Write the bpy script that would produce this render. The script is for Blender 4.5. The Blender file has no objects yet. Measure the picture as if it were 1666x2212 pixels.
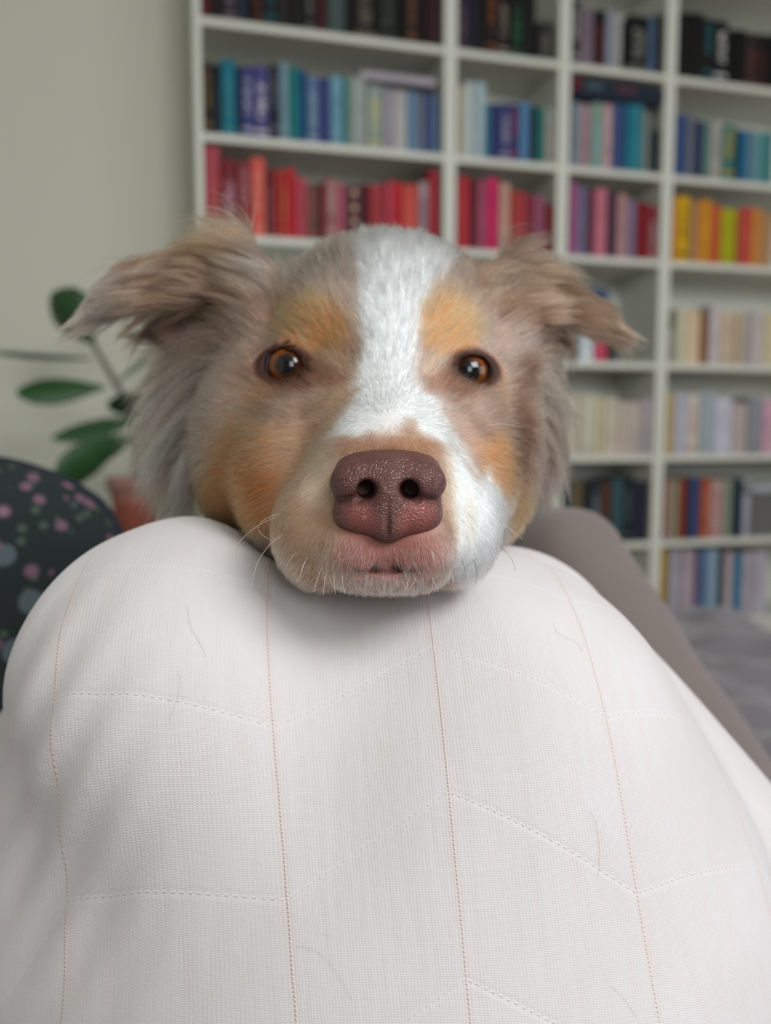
import bpy, bmesh, math, random
import numpy as np
from mathutils import Vector, Matrix, kdtree

# ------------------------------------------------------------------ scene, camera, light, exposure
scene = bpy.context.scene
col = scene.collection
FPX, CX, CY = 1800.0, 833.0, 1106.0          # focal length in pixels and image centre (1666 x 2212)
PITCH = 0.0985                               # the phone looks slightly down
CAMZ = 0.81
cam_data = bpy.data.cameras.new('camera')
cam_data.sensor_fit = 'HORIZONTAL'
cam_data.sensor_width = 36.0
cam_data.lens = FPX / 1666.0 * 36.0
cam_data.clip_start = 0.01
cam_data.dof.use_dof = True
cam_data.dof.focus_distance = 0.284
cam_data.dof.aperture_fstop = cam_data.lens / 4.6
cam = bpy.data.objects.new('camera', cam_data)
cam.location = (0, 0, CAMZ)
cam.rotation_euler = (math.pi / 2 - PITCH, 0, 0)
col.objects.link(cam)
scene.camera = cam

world = bpy.data.worlds.new('world')
scene.world = world
world.use_nodes = True
world.node_tree.nodes['Background'].inputs[0].default_value = (0.86, 0.94, 1.0, 1)
world.node_tree.nodes['Background'].inputs[1].default_value = 0.22

def area_light(name, loc, target, sx, sy, power, colr):
    l = bpy.data.lights.new(name, 'AREA')
    l.shape = 'RECTANGLE'; l.size = sx; l.size_y = sy; l.energy = power; l.color = colr
    o = bpy.data.objects.new(name, l)
    o.location = loc
    o.rotation_euler = (Vector(target) - Vector(loc)).to_track_quat('-Z', 'Y').to_euler()
    col.objects.link(o)
    return o
area_light('window_and_fill_light', (2.9, -0.3, 1.5), (0.0, 1.0, 0.85), 1.9, 1.5, 19, (0.97, 0.985, 1.0))
area_light('window_and_fill_light', (1.25, -0.95, 2.4), (0.0, 0.5, 0.75), 1.2, 1.2, 55, (0.97, 0.985, 1.0))  # added fill, high at rear right, to brighten the face; no window stands here
area_light('window_and_fill_light', (0.75, -2.9, 1.95), (0.0, 0.6, 0.85), 1.0, 1.3, 24, (0.97, 0.985, 1.0))

vs = scene.view_settings
vs.view_transform = 'Standard'
vs.look = 'None'
vs.gamma = 1.0
vs.use_curve_mapping = False
vs.exposure = 0.12
cy = scene.cycles
cy.max_bounces = 5; cy.diffuse_bounces = 2; cy.glossy_bounces = 2; cy.transmission_bounces = 5; cy.transparent_max_bounces = 8
cy.use_light_tree = False
cy.adaptive_threshold = 0.03
cy.caustics_reflective = False; cy.caustics_refractive = False

# ------------------------------------------------------------------ helpers
CP, SP = math.cos(PITCH), math.sin(PITCH)
AX = np.array([1.0, 0, 0]); AU = np.array([0, SP, CP]); AF = np.array([0, CP, -SP])
CAM = np.array([0, 0, CAMZ])

def cw(x, y, d):
    """right, up, forward (metres, phone-aligned frame) -> world"""
    x, y, d = np.broadcast_arrays(np.asarray(x, float), np.asarray(y, float), np.asarray(d, float))
    return CAM + x[..., None] * AX + y[..., None] * AU + d[..., None] * AF

def pc(px, py, d):
    """measured picture position and distance -> right, up, forward"""
    return np.array([(px - CX) / FPX * d, (CY - py) / FPX * d, d])

def at(px, py, d):
    return cw(*pc(px, py, d))

def chart(P):
    """right/up/forward array -> flat chart coordinates of the face"""
    return CX + FPX * P[:, 0] / P[:, 2], CY - FPX * P[:, 1] / P[:, 2]

def lin(c):
    c = np.asarray(c, float) / 255.0
    return np.where(c <= 0.04045, c / 12.92, ((c + 0.055) / 1.055) ** 2.4)

def rgba(c):
    l = lin(c)
    return (float(l[0]), float(l[1]), float(l[2]), 1.0)

def tag(o, label=None, cat=None, group=None, kind=None):
    if label: o['label'] = label
    if cat: o['category'] = cat
    if group: o['group'] = group
    if kind: o['kind'] = kind
    return o

def empty(name, loc=(0, 0, 0), rz=0.0):
    o = bpy.data.objects.new(name, None)
    o.empty_display_size = 0.05
    o.location = loc; o.rotation_euler = (0, 0, rz)
    col.objects.link(o)
    return o

def link(name, me, mat=None, parent=None, smooth=False, loc=None, rot=None):
    o = bpy.data.objects.new(name, me)
    if mat is not None and not me.materials:
        me.materials.append(mat)
    if smooth:
        me.polygons.foreach_set('use_smooth', np.ones(len(me.polygons), bool))
    if loc is not None: o.location = loc
    if rot is not None: o.rotation_euler = rot
    col.objects.link(o)
    if parent is not None: o.parent = parent
    return o

def mesh_np(name, V, F):
    """mesh from numpy arrays of vertices and same-size faces"""
    me = bpy.data.meshes.new(name)
    V = np.ascontiguousarray(V, np.float32); F = np.ascontiguousarray(F, np.int32)
    n = F.shape[1]
    me.vertices.add(len(V)); me.vertices.foreach_set('co', V.ravel())
    me.loops.add(F.size); me.loops.foreach_set('vertex_index', F.ravel())
    me.polygons.add(len(F))
    me.polygons.foreach_set('loop_start', np.arange(0, F.size, n, dtype=np.int32))
    me.update(calc_edges=True)
    me.validate()
    return me

def box_mesh(name, x0, x1, y0, y1, z0, z1, bevel=0.0, seg=2):
    bm = bmesh.new()
    bmesh.ops.create_cube(bm, size=1.0)
    for v in bm.verts:
        v.co = Vector(((x0 + x1) / 2 + v.co.x * (x1 - x0), (y0 + y1) / 2 + v.co.y * (y1 - y0), (z0 + z1) / 2 + v.co.z * (z1 - z0)))
    if bevel:
        bmesh.ops.bevel(bm, geom=list(bm.edges), offset=bevel, segments=seg, affect='EDGES')
    me = bpy.data.meshes.new(name)
    bm.to_mesh(me); bm.free()
    return me

def tube_mesh(name, pts, radii, sides=6):
    pts = np.asarray(pts, float); n = len(pts)
    radii = np.broadcast_to(np.asarray(radii, float), (n,))
    t = np.gradient(pts, axis=0); t /= np.linalg.norm(t, axis=1)[:, None] + 1e-12
    ref = np.array([0.31, 0.2, 0.93])
    a = np.cross(t, ref); a /= np.linalg.norm(a, axis=1)[:, None] + 1e-12
    b = np.cross(t, a)
    ang = np.arange(sides) / sides * 2 * math.pi
    V = pts[:, None] + radii[:, None, None] * (np.cos(ang)[None, :, None] * a[:, None] + np.sin(ang)[None, :, None] * b[:, None])
    i = np.arange(n - 1)[:, None]; j = np.arange(sides)[None]
    jn = (j + 1) % sides
    F = np.stack(np.broadcast_arrays(i * sides + j, i * sides + jn, (i + 1) * sides + jn, (i + 1) * sides + j), -1).reshape(-1, 4)
    return mesh_np(name, V.reshape(-1, 3), F)

class Nodes:
    def __init__(self, name):
        self.m = bpy.data.materials.new(name); self.m.use_nodes = True
        self.t = self.m.node_tree; self.bsdf = self.t.nodes['Principled BSDF']; self.out = self.t.nodes['Material Output']
    def n(self, typ, ins=None, **kw):
        nd = self.t.nodes.new(typ)
        for k, v in kw.items(): setattr(nd, k, v)
        for k, v in (ins or {}).items():
            if hasattr(v, 'links'): self.t.links.new(v, nd.inputs[k])
            else: nd.inputs[k].default_value = v
        return nd
    def l(self, a, b): self.t.links.new(a, b)
    def set(self, **kw):
        for k, v in kw.items():
            k = k.replace('_', ' ')
            k = {'Base Color': 'Base Color'}.get(k, k)
            if hasattr(v, 'links'): self.t.links.new(v, self.bsdf.inputs[k])
            else: self.bsdf.inputs[k].default_value = v
        return self
    def math(self, op, a, b=0.0, c=0.0, clamp=False):
        nd = self.t.nodes.new('ShaderNodeMath'); nd.operation = op; nd.use_clamp = clamp
        for i, v in enumerate((a, b, c)):
            if hasattr(v, 'links'): self.t.links.new(v, nd.inputs[i])
            else: nd.inputs[i].default_value = v
        return nd.outputs[0]
    def mix(self, f, a, b, blend='MIX'):
        nd = self.t.nodes.new('ShaderNodeMix'); nd.data_type = 'RGBA'; nd.blend_type = blend
        for i, v in ((0, f), (6, a), (7, b)):
            if hasattr(v, 'links'): self.t.links.new(v, nd.inputs[i])
            else: nd.inputs[i].default_value = v
        return nd.outputs[2]
    def noise(self, scale, detail=3, vec=None, rough=0.5):
        ins = {'Scale': scale, 'Detail': detail, 'Roughness': rough}
        if vec is not None: ins['Vector'] = vec
        return self.n('ShaderNodeTexNoise', ins).outputs[0]
    def bump(self, h, dist, strength=1.0):
        b = self.n('ShaderNodeBump', {'Height': h, 'Distance': dist, 'Strength': strength})
        self.l(b.outputs[0], self.bsdf.inputs['Normal'])
    def objco(self): return self.n('ShaderNodeTexCoord').outputs['Object']

def plain(name, c, rough=0.6, var=0.06, scale=20, bump=0.0, bscale=200, spec=0.4, sheen=0.0):
    N = Nodes(name)
    base = rgba(c)
    co = N.objco()
    f = N.noise(scale, 3, co)
    lo = tuple(v * (1 - var) for v in base[:3]) + (1,); hi = tuple(min(1, v * (1 + var)) for v in base[:3]) + (1,)
    N.set(Base_Color=N.mix(f, lo, hi), Roughness=rough)
    N.bsdf.inputs['Specular IOR Level'].default_value = spec
    if sheen:
        N.bsdf.inputs['Sheen Weight'].default_value = sheen; N.bsdf.inputs['Sheen Roughness'].default_value = 0.6
    if bump: N.bump(N.noise(bscale, 3, co), bump)
    return N.m

# ---- signed-distance modelling: a few smooth primitives, meshed with surface nets
def sd_ell(P, c, r):
    q = (P - c) / r
    k0 = np.sqrt((q * q).sum(1)); k1 = np.sqrt(((q / r) ** 2).sum(1)) + 1e-9
    return k0 * (k0 - 1.0) / k1

def sd_cap(P, a, b, ra, rb):
    ab = b - a; t = np.clip(((P - a) @ ab) / (ab @ ab), 0, 1)
    return np.linalg.norm(P - a - t[:, None] * ab, axis=1) - (ra + (rb - ra) * t)

def sd_tri(P, a, b, c):
    ba, cb, ac = b - a, c - b, a - c
    pa, pb, pcc = P - a, P - b, P - c
    nor = np.cross(ba, ac)
    def seg(e, p):
        t = np.clip((p @ e) / (e @ e), 0, 1)
        w = p - t[:, None] * e
        return (w * w).sum(1)
    s = np.sign(pa @ np.cross(ba, nor)) + np.sign(pb @ np.cross(cb, nor)) + np.sign(pcc @ np.cross(ac, nor))
    edge = np.minimum(np.minimum(seg(ba, pa), seg(cb, pb)), seg(ac, pcc))
    plane = (pa @ nor) ** 2 / (nor @ nor)
    return np.sqrt(np.where(s < 2.0, edge, plane))

def smin(a, b, k):
    h = np.maximum(k - np.abs(a - b), 0) / k
    return np.minimum(a, b) - h * h * k * 0.25

def smax(a, b, k): return -smin(-a, -b, k)

def surface_net(fn, lo, hi, h, block=5):
    """fn(points)->distance; evaluates finely only near the surface; returns verts, quads"""
    lo = np.asarray(lo, float); hi = np.asarray(hi, float)
    nb = np.ceil((hi - lo) / (h * block)).astype(int)
    gc = [lo[i] + (np.arange(nb[i]) + 0.5) * h * block for i in range(3)]
    C = np.stack(np.meshgrid(*gc, indexing='ij'), -1).reshape(-1, 3)
    fc = fn(C).reshape(nb)
    near = np.abs(fc) < h * block * 1.5
    f = np.repeat(np.repeat(np.repeat(np.where(fc > 0, 1.0, -1.0).astype(np.float32), block, 0), block, 1), block, 2)
    m = np.repeat(np.repeat(np.repeat(near, block, 0), block, 1), block, 2)
    idx = np.argwhere(m)
    P = lo + (idx + 0.5) * h
    out = np.empty(len(P), np.float32)
    for s in range(0, len(P), 400000):
        out[s:s + 400000] = fn(P[s:s + 400000])
    f[m] = out
    neg = f < 0
    nx, ny, nz = f.shape
    cells = np.zeros((nx - 1, ny - 1, nz - 1), np.int8)
    for dx in (0, 1):
        for dy in (0, 1):
            for dz in (0, 1):
                cells += neg[dx:nx - 1 + dx, dy:ny - 1 + dy, dz:nz - 1 + dz]
    act = np.argwhere((cells > 0) & (cells < 8))
    cid = -np.ones(cells.shape, np.int64)
    cid[act[:, 0], act[:, 1], act[:, 2]] = np.arange(len(act))
    acc = np.zeros((len(act), 3)); cnt = np.zeros(len(act))
    corners = [(a, b, c) for a in (0, 1) for b in (0, 1) for c in (0, 1)]
    for c0 in corners:
        for ax in range(3):
            if c0[ax]: continue
            c1 = list(c0); c1[ax] = 1
            f0 = f[act[:, 0] + c0[0], act[:, 1] + c0[1], act[:, 2] + c0[2]]
            f1 = f[act[:, 0] + c1[0], act[:, 1] + c1[1], act[:, 2] + c1[2]]
            cr = (f0 < 0) != (f1 < 0)
            t = np.where(cr, f0 / np.where(cr, f0 - f1, 1), 0)
            p = np.tile(np.array(c0, float), (len(act), 1)); p[:, ax] += t
            acc[cr] += p[cr]; cnt[cr] += 1
    V = lo + (act + acc / cnt[:, None] + 0.5) * h
    quads = []
    for ax in range(3):
        s0 = [slice(1, -1)] * 3; s1 = [slice(1, -1)] * 3
        s0[ax] = slice(0, f.shape[ax] - 1); s1[ax] = slice(1, f.shape[ax])
        a, b = neg[tuple(s0)], neg[tuple(s1)]
        e = np.argwhere(a != b)
        flip = a[e[:, 0], e[:, 1], e[:, 2]]
        base = e + 1; base[:, ax] -= 1
        u, v = [(1, 2), (2, 0), (0, 1)][ax]
        q = []
        for du, dv in ((1, 1), (0, 1), (0, 0), (1, 0)):
            c = base.copy(); c[:, u] -= du; c[:, v] -= dv
            q.append(cid[c[:, 0], c[:, 1], c[:, 2]])
        q = np.stack(q, 1)
        q[~flip] = q[~flip][:, ::-1]
        quads.append(q)
    Q = np.concatenate(quads)
    Q = Q[(Q >= 0).all(1)]
    return V, Q

def vnoise(P, scale, seed=0):
    """cheap smooth value noise in numpy, -1..1"""
    p = P * scale + 17.3 * (seed + 1)
    i = np.floor(p).astype(np.int64); f = p - i
    f = f * f * (3 - 2 * f)
    def hsh(a, b, c):
        n = (a * 374761393 + b * 668265263 + c * 2147483647 + seed * 1274126177) & 0x7fffffff
        n = ((n ^ (n >> 13)) * 1274126177) & 0x7fffffff
        return ((n ^ (n >> 16)) & 0xffff) / 32767.5 - 1.0
    r = 0
    for a in (0, 1):
        for b in (0, 1):
            for c in (0, 1):
                w = (f[:, 0] if a else 1 - f[:, 0]) * (f[:, 1] if b else 1 - f[:, 1]) * (f[:, 2] if c else 1 - f[:, 2])
                r = r + w * hsh(i[:, 0] + a, i[:, 1] + b, i[:, 2] + c)
    return r

rng = np.random.default_rng(7)
random.seed(5)
# ------------------------------------------------------------------ the room
TH = 0.2645                                     # the wall runs away to the right
O2 = np.array([-0.5643, 2.5726])                # front left corner of the bookcases
E2 = np.array([math.cos(TH), math.sin(TH)]); N2 = np.array([-math.sin(TH), math.cos(TH)])   # along / into the wall

def sh(s, into, z):
    p = O2 + s * E2 + into * N2
    return (float(p[0]), float(p[1]), float(z))

def px_to_s(px, py):
    """where a picture position meets the front plane of the bookcases -> along, height"""
    r = AF + (px - CX) / FPX * AX + (CY - py) / FPX * AU
    t = (O2 @ N2) / (r[:2] @ N2)
    p = r * t
    return float((p[:2] - O2) @ E2), float(p[2] + CAMZ)

def s_at_z(px, z):
    b = np.array([O2[0], O2[1], z - CAMZ]); e = np.array([E2[0], E2[1], 0]); c = (px - CX) / FPX
    return float((c * (b @ AF) - b @ AX) / (e @ AX - c * (e @ AF)))

m_wall = plain('wall_paint', (218, 219, 204), 0.9, 0.02, 3, 0.0004, 300, 0.2)
m_floor = None
N = Nodes('oak_floor'); co = N.objco()
w = N.n('ShaderNodeTexNoise', {'Vector': N.n('ShaderNodeMapping', {'Vector': co, 'Scale': (3, 40, 3)}).outputs[0], 'Scale': 2.0, 'Detail': 5.0}).outputs[0]
N.set(Base_Color=N.mix(w, rgba((120, 90, 62)), rgba((170, 135, 98))), Roughness=0.5); m_floor = N.m

for i in range(31):                             # floor boards along the wall, each its own piece
    if i == 0:
        fl = link('floor', box_mesh('floor', -3.2, 3.6, -4.2, 4.4, -0.05, -0.012), plain('subfloor', (90, 70, 50)))
        tag(fl, 'oak board floor of the living room', kind='structure')
        board_me = box_mesh('floor_board', -3.4, 3.4, -0.138, 0.138, -0.012, 0.0, 0.002, 1); board_me.materials.append(m_floor)
    o = link('floor_board', board_me, None, fl); o.location = (0.2, -4.1 + 0.28 * i, 0)

wb = link('wall_back', box_mesh('wall_back', -2.2, 4.0, 0.0, 0.12, 0, 2.62), m_wall)
wb.location = sh(0, 0.285, 0); wb.rotation_euler = (0, 0, TH)
tag(wb, 'pale warm grey painted wall behind the bookcases', kind='structure')
ce = link('ceiling', box_mesh('ceiling', -3.2, 3.8, -4.2, 4.6, 2.62, 2.70), plain('ceiling_paint', (235, 235, 230), 0.9, 0.01)); tag(ce, kind='structure')
wl = link('wall_left', box_mesh('wall_left', -0.12, 0, -4.6, 0.0, 0, 2.62), m_wall)
wl.location = sh(-1.75, 0.285, 0); wl.rotation_euler = (0, 0, TH); tag(wl, kind='structure')
m_white = plain('white_lacquer', (228, 230, 218), 0.45, 0.015, 8, 0.0, 100, 0.4)
bb = link('baseboard_back', box_mesh('baseboard_back', -1.75, -0.02, -0.015, 0, 0, 0.09, 0.003), m_white)
bb.location = sh(0, 0.284, 0); bb.rotation_euler = (0, 0, TH); tag(bb, kind='structure')

# ------------------------------------------------------------------ bookcases
SHELF_Z = [CAMZ + h for h in (1.199, 0.870, 0.579, 0.224, -0.102, -0.413, -0.718)]
PT, ST, BD = 0.021, 0.022, 0.27
UNITS = [(0.0, 0.8, 'wide left'), (0.8, 1.2, 'first narrow'), (1.2, 1.6, 'second narrow'), (1.6, 2.4, 'wide right')]
UL = ['tall white bookcase nearest the bare wall, holding dark, blue and red book rows',
      'narrow white bookcase directly right of the wide one nearest the bare wall',
      'narrow white bookcase holding the flat navy box, left of the yellow books',
      'wide white bookcase at the right edge, holding yellow and cream book rows']
for (s0, s1, nm), lab in zip(UNITS, UL):
    r = empty('bookcase', sh(s0, 0, 0), TH)
    tag(r, lab, 'bookcase', 'white bookcases along the wall')
    W = s1 - s0
    side = box_mesh('side_panel', 0, PT, 0, BD, 0, 2.36, 0.0012, 1); side.materials.append(m_white)
    for xx in (0.0005, W - PT - 0.0005):
        link('side_panel', side, None, r, loc=(xx, 0, 0))
    shm = box_mesh('shelf', PT + 0.0008, W - PT - 0.0008, 0.002, BD - 0.006, -ST / 2, ST / 2, 0.0012, 1); shm.materials.append(m_white)
    for z in SHELF_Z:
        link('shelf', shm, None, r, loc=(0, 0, z))
    link('top_panel', box_mesh('top_panel', PT + 0.0008, W - PT - 0.0008, 0, BD, 2.335, 2.36, 0.001, 1), m_white, r)
    link('plinth', box_mesh('plinth', PT + 0.0008, W - PT - 0.0008, 0.02, 0.036, 0, SHELF_Z[6] - ST / 2), m_white, r)
    link('back_panel', box_mesh('back_panel', PT + 0.0008, W - PT - 0.0008, BD - 0.005, BD, 0.02, 2.335), m_white, r)

# ---- one book: cover with rounded spine (front is -y), page block as its part
def make_book_meshes():
    prof = [(-0.5, 1.0), (-0.5, 0.06), (-0.44, 0.012), (-0.25, 0.0), (0.25, 0.0), (0.44, 0.012), (0.5, 0.06), (0.5, 1.0),
            (0.40, 1.0), (0.40, 0.08), (-0.40, 0.08), (-0.40, 1.0)]
    n = len(prof)
    V = [(x, y, 0) for x, y in prof] + [(x, y, 1) for x, y in prof]
    F = [[i, (i + 1) % n, n + (i + 1) % n, n + i] for i in range(n)]
    me = bpy.data.meshes.new('book'); 
    strips = [[0, 11, 10, 1], [1, 10, 9, 6], [1, 6, 5, 2], [2, 5, 4, 3], [6, 9, 8, 7]]
    F += strips + [[n + k for k in s[::-1]] for s in strips]
    me.from_pydata(V, [], F); me.update()
    bm = bmesh.new(); bm.from_mesh(me); bmesh.ops.recalc_face_normals(bm, faces=bm.faces); bm.to_mesh(me); bm.free()
    pg = box_mesh('pages', -0.40, 0.40, 0.08, 0.975, 0.012, 0.985)
    return me, pg
book_me, pages_me = make_book_meshes()
N = Nodes('book_cover')
oi = N.n('ShaderNodeObjectInfo')
pr = N.n('ShaderNodeAttribute', attribute_type='OBJECT', attribute_name='print_colour')
gen = N.n('ShaderNodeTexCoord').outputs['Generated']
sep = N.n('ShaderNodeSeparateXYZ', {0: gen})
X, Y, Z = sep.outputs
rnd = oi.outputs['Random']
inz = N.math('MULTIPLY', N.math('GREATER_THAN', Z, N.math('ADD', 0.18, N.math('MULTIPLY', rnd, 0.25))), N.math('LESS_THAN', Z, N.math('ADD', 0.70, N.math('MULTIPLY', rnd, 0.22))))
inx = N.math('LESS_THAN', N.math('ABSOLUTE', N.math('SUBTRACT', X, 0.5)), 0.27)
vec = N.n('ShaderNodeCombineXYZ', {0: N.math('MULTIPLY', X, 2.2), 1: N.math('MULTIPLY', rnd, 50.0), 2: N.math('MULTIPLY', Z, 22.0)}).outputs[0]
let = N.math('GREATER_THAN', N.noise(1.6, 1, vec), 0.5)
spine = N.math('LESS_THAN', Y, 0.07)
f = N.math('MULTIPLY', N.math('MULTIPLY', inz, inx), N.math('MULTIPLY', let, spine))
f2 = N.math('MULTIPLY', spine, N.math('COMPARE', Z, N.math('ADD', 0.06, N.math('MULTIPLY', rnd, 0.1)), 0.025))
fm = N.math('MULTIPLY', N.math('MAXIMUM', f, f2), pr.outputs['Alpha'], clamp=True)
fade = N.noise(3.0, 2, N.n('ShaderNodeCombineXYZ', {0: N.math('MULTIPLY', rnd, 90.0), 2: Z}).outputs[0])
fv = N.math('ADD', 0.78, N.math('MULTIPLY', fade, 0.4))
tint = N.mix(1.0, oi.outputs['Color'], N.n('ShaderNodeCombineColor', {0: fv, 1: fv, 2: fv}).outputs[0], 'MULTIPLY')
N.set(Base_Color=N.mix(fm, tint, pr.outputs['Color']), Roughness=0.55)
N.bsdf.inputs['Specular IOR Level'].default_value = 0.25
book_me.materials.append(N.m)
pages_me.materials.append(plain('paper', (226, 216, 196), 0.85, 0.06, 60))

ORD = ['leftmost', 'second', 'third', 'fourth', 'fifth', 'sixth', 'seventh', 'eighth', 'ninth', 'tenth', 'eleventh', 'twelfth', 'thirteenth',
       'fourteenth', 'fifteenth', 'sixteenth', 'seventeenth', 'eighteenth', 'nineteenth', 'twentieth', 'twenty-first', 'twenty-second', 'twenty-third', 'twenty-fourth', 'twenty-fifth']
ROWN = ['top visible', 'second', 'third', 'fourth', 'fifth', 'sixth', 'lowest visible']
UN = ['wide left', 'first narrow', 'second narrow', 'wide right']

def add_book(unit, row, s0, s1, top, c, word, k, pcol=None, amount=0.0, set_back=0.012, lean=0.0, deep=0.2):
    z0 = SHELF_Z[row] + ST / 2 + 0.0005
    o = bpy.data.objects.new('book', book_me); col.objects.link(o)
    p = bpy.data.objects.new('pages', pages_me); col.objects.link(p); p.parent = o
    w = s1 - s0 - 0.0012
    h = max(0.09, top - z0)
    o.location = sh((s0 + s1) / 2, set_back, z0); o.scale = (w, min(deep, max(0.11, h * 0.68)), h)
    o.rotation_euler = (0, lean, TH)
    if row in (3, 4): c = tuple(min(246, v * 1.13) for v in c)      # spine colours lifted to stand in for light missing on these rows
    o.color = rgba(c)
    pcol = pcol if pcol is not None else (225, 220, 210)
    l = lin(pcol)
    o['print_colour'] = [float(l[0]), float(l[1]), float(l[2]), float(amount)]
    od = ORD[k] if k == 0 else ORD[k] + ' from left'
    lb = '%s book, %s on the %s shelf of the %s bookcase' % (word, od, ROWN[row], UN[unit])
    if len(lb.split()) > 16: lb = lb.replace(' from left', '').replace(' of the ', ', ').replace(' visible', '')
    tag(o, lb, 'book', 'books on the white bookcases')
    return o

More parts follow.
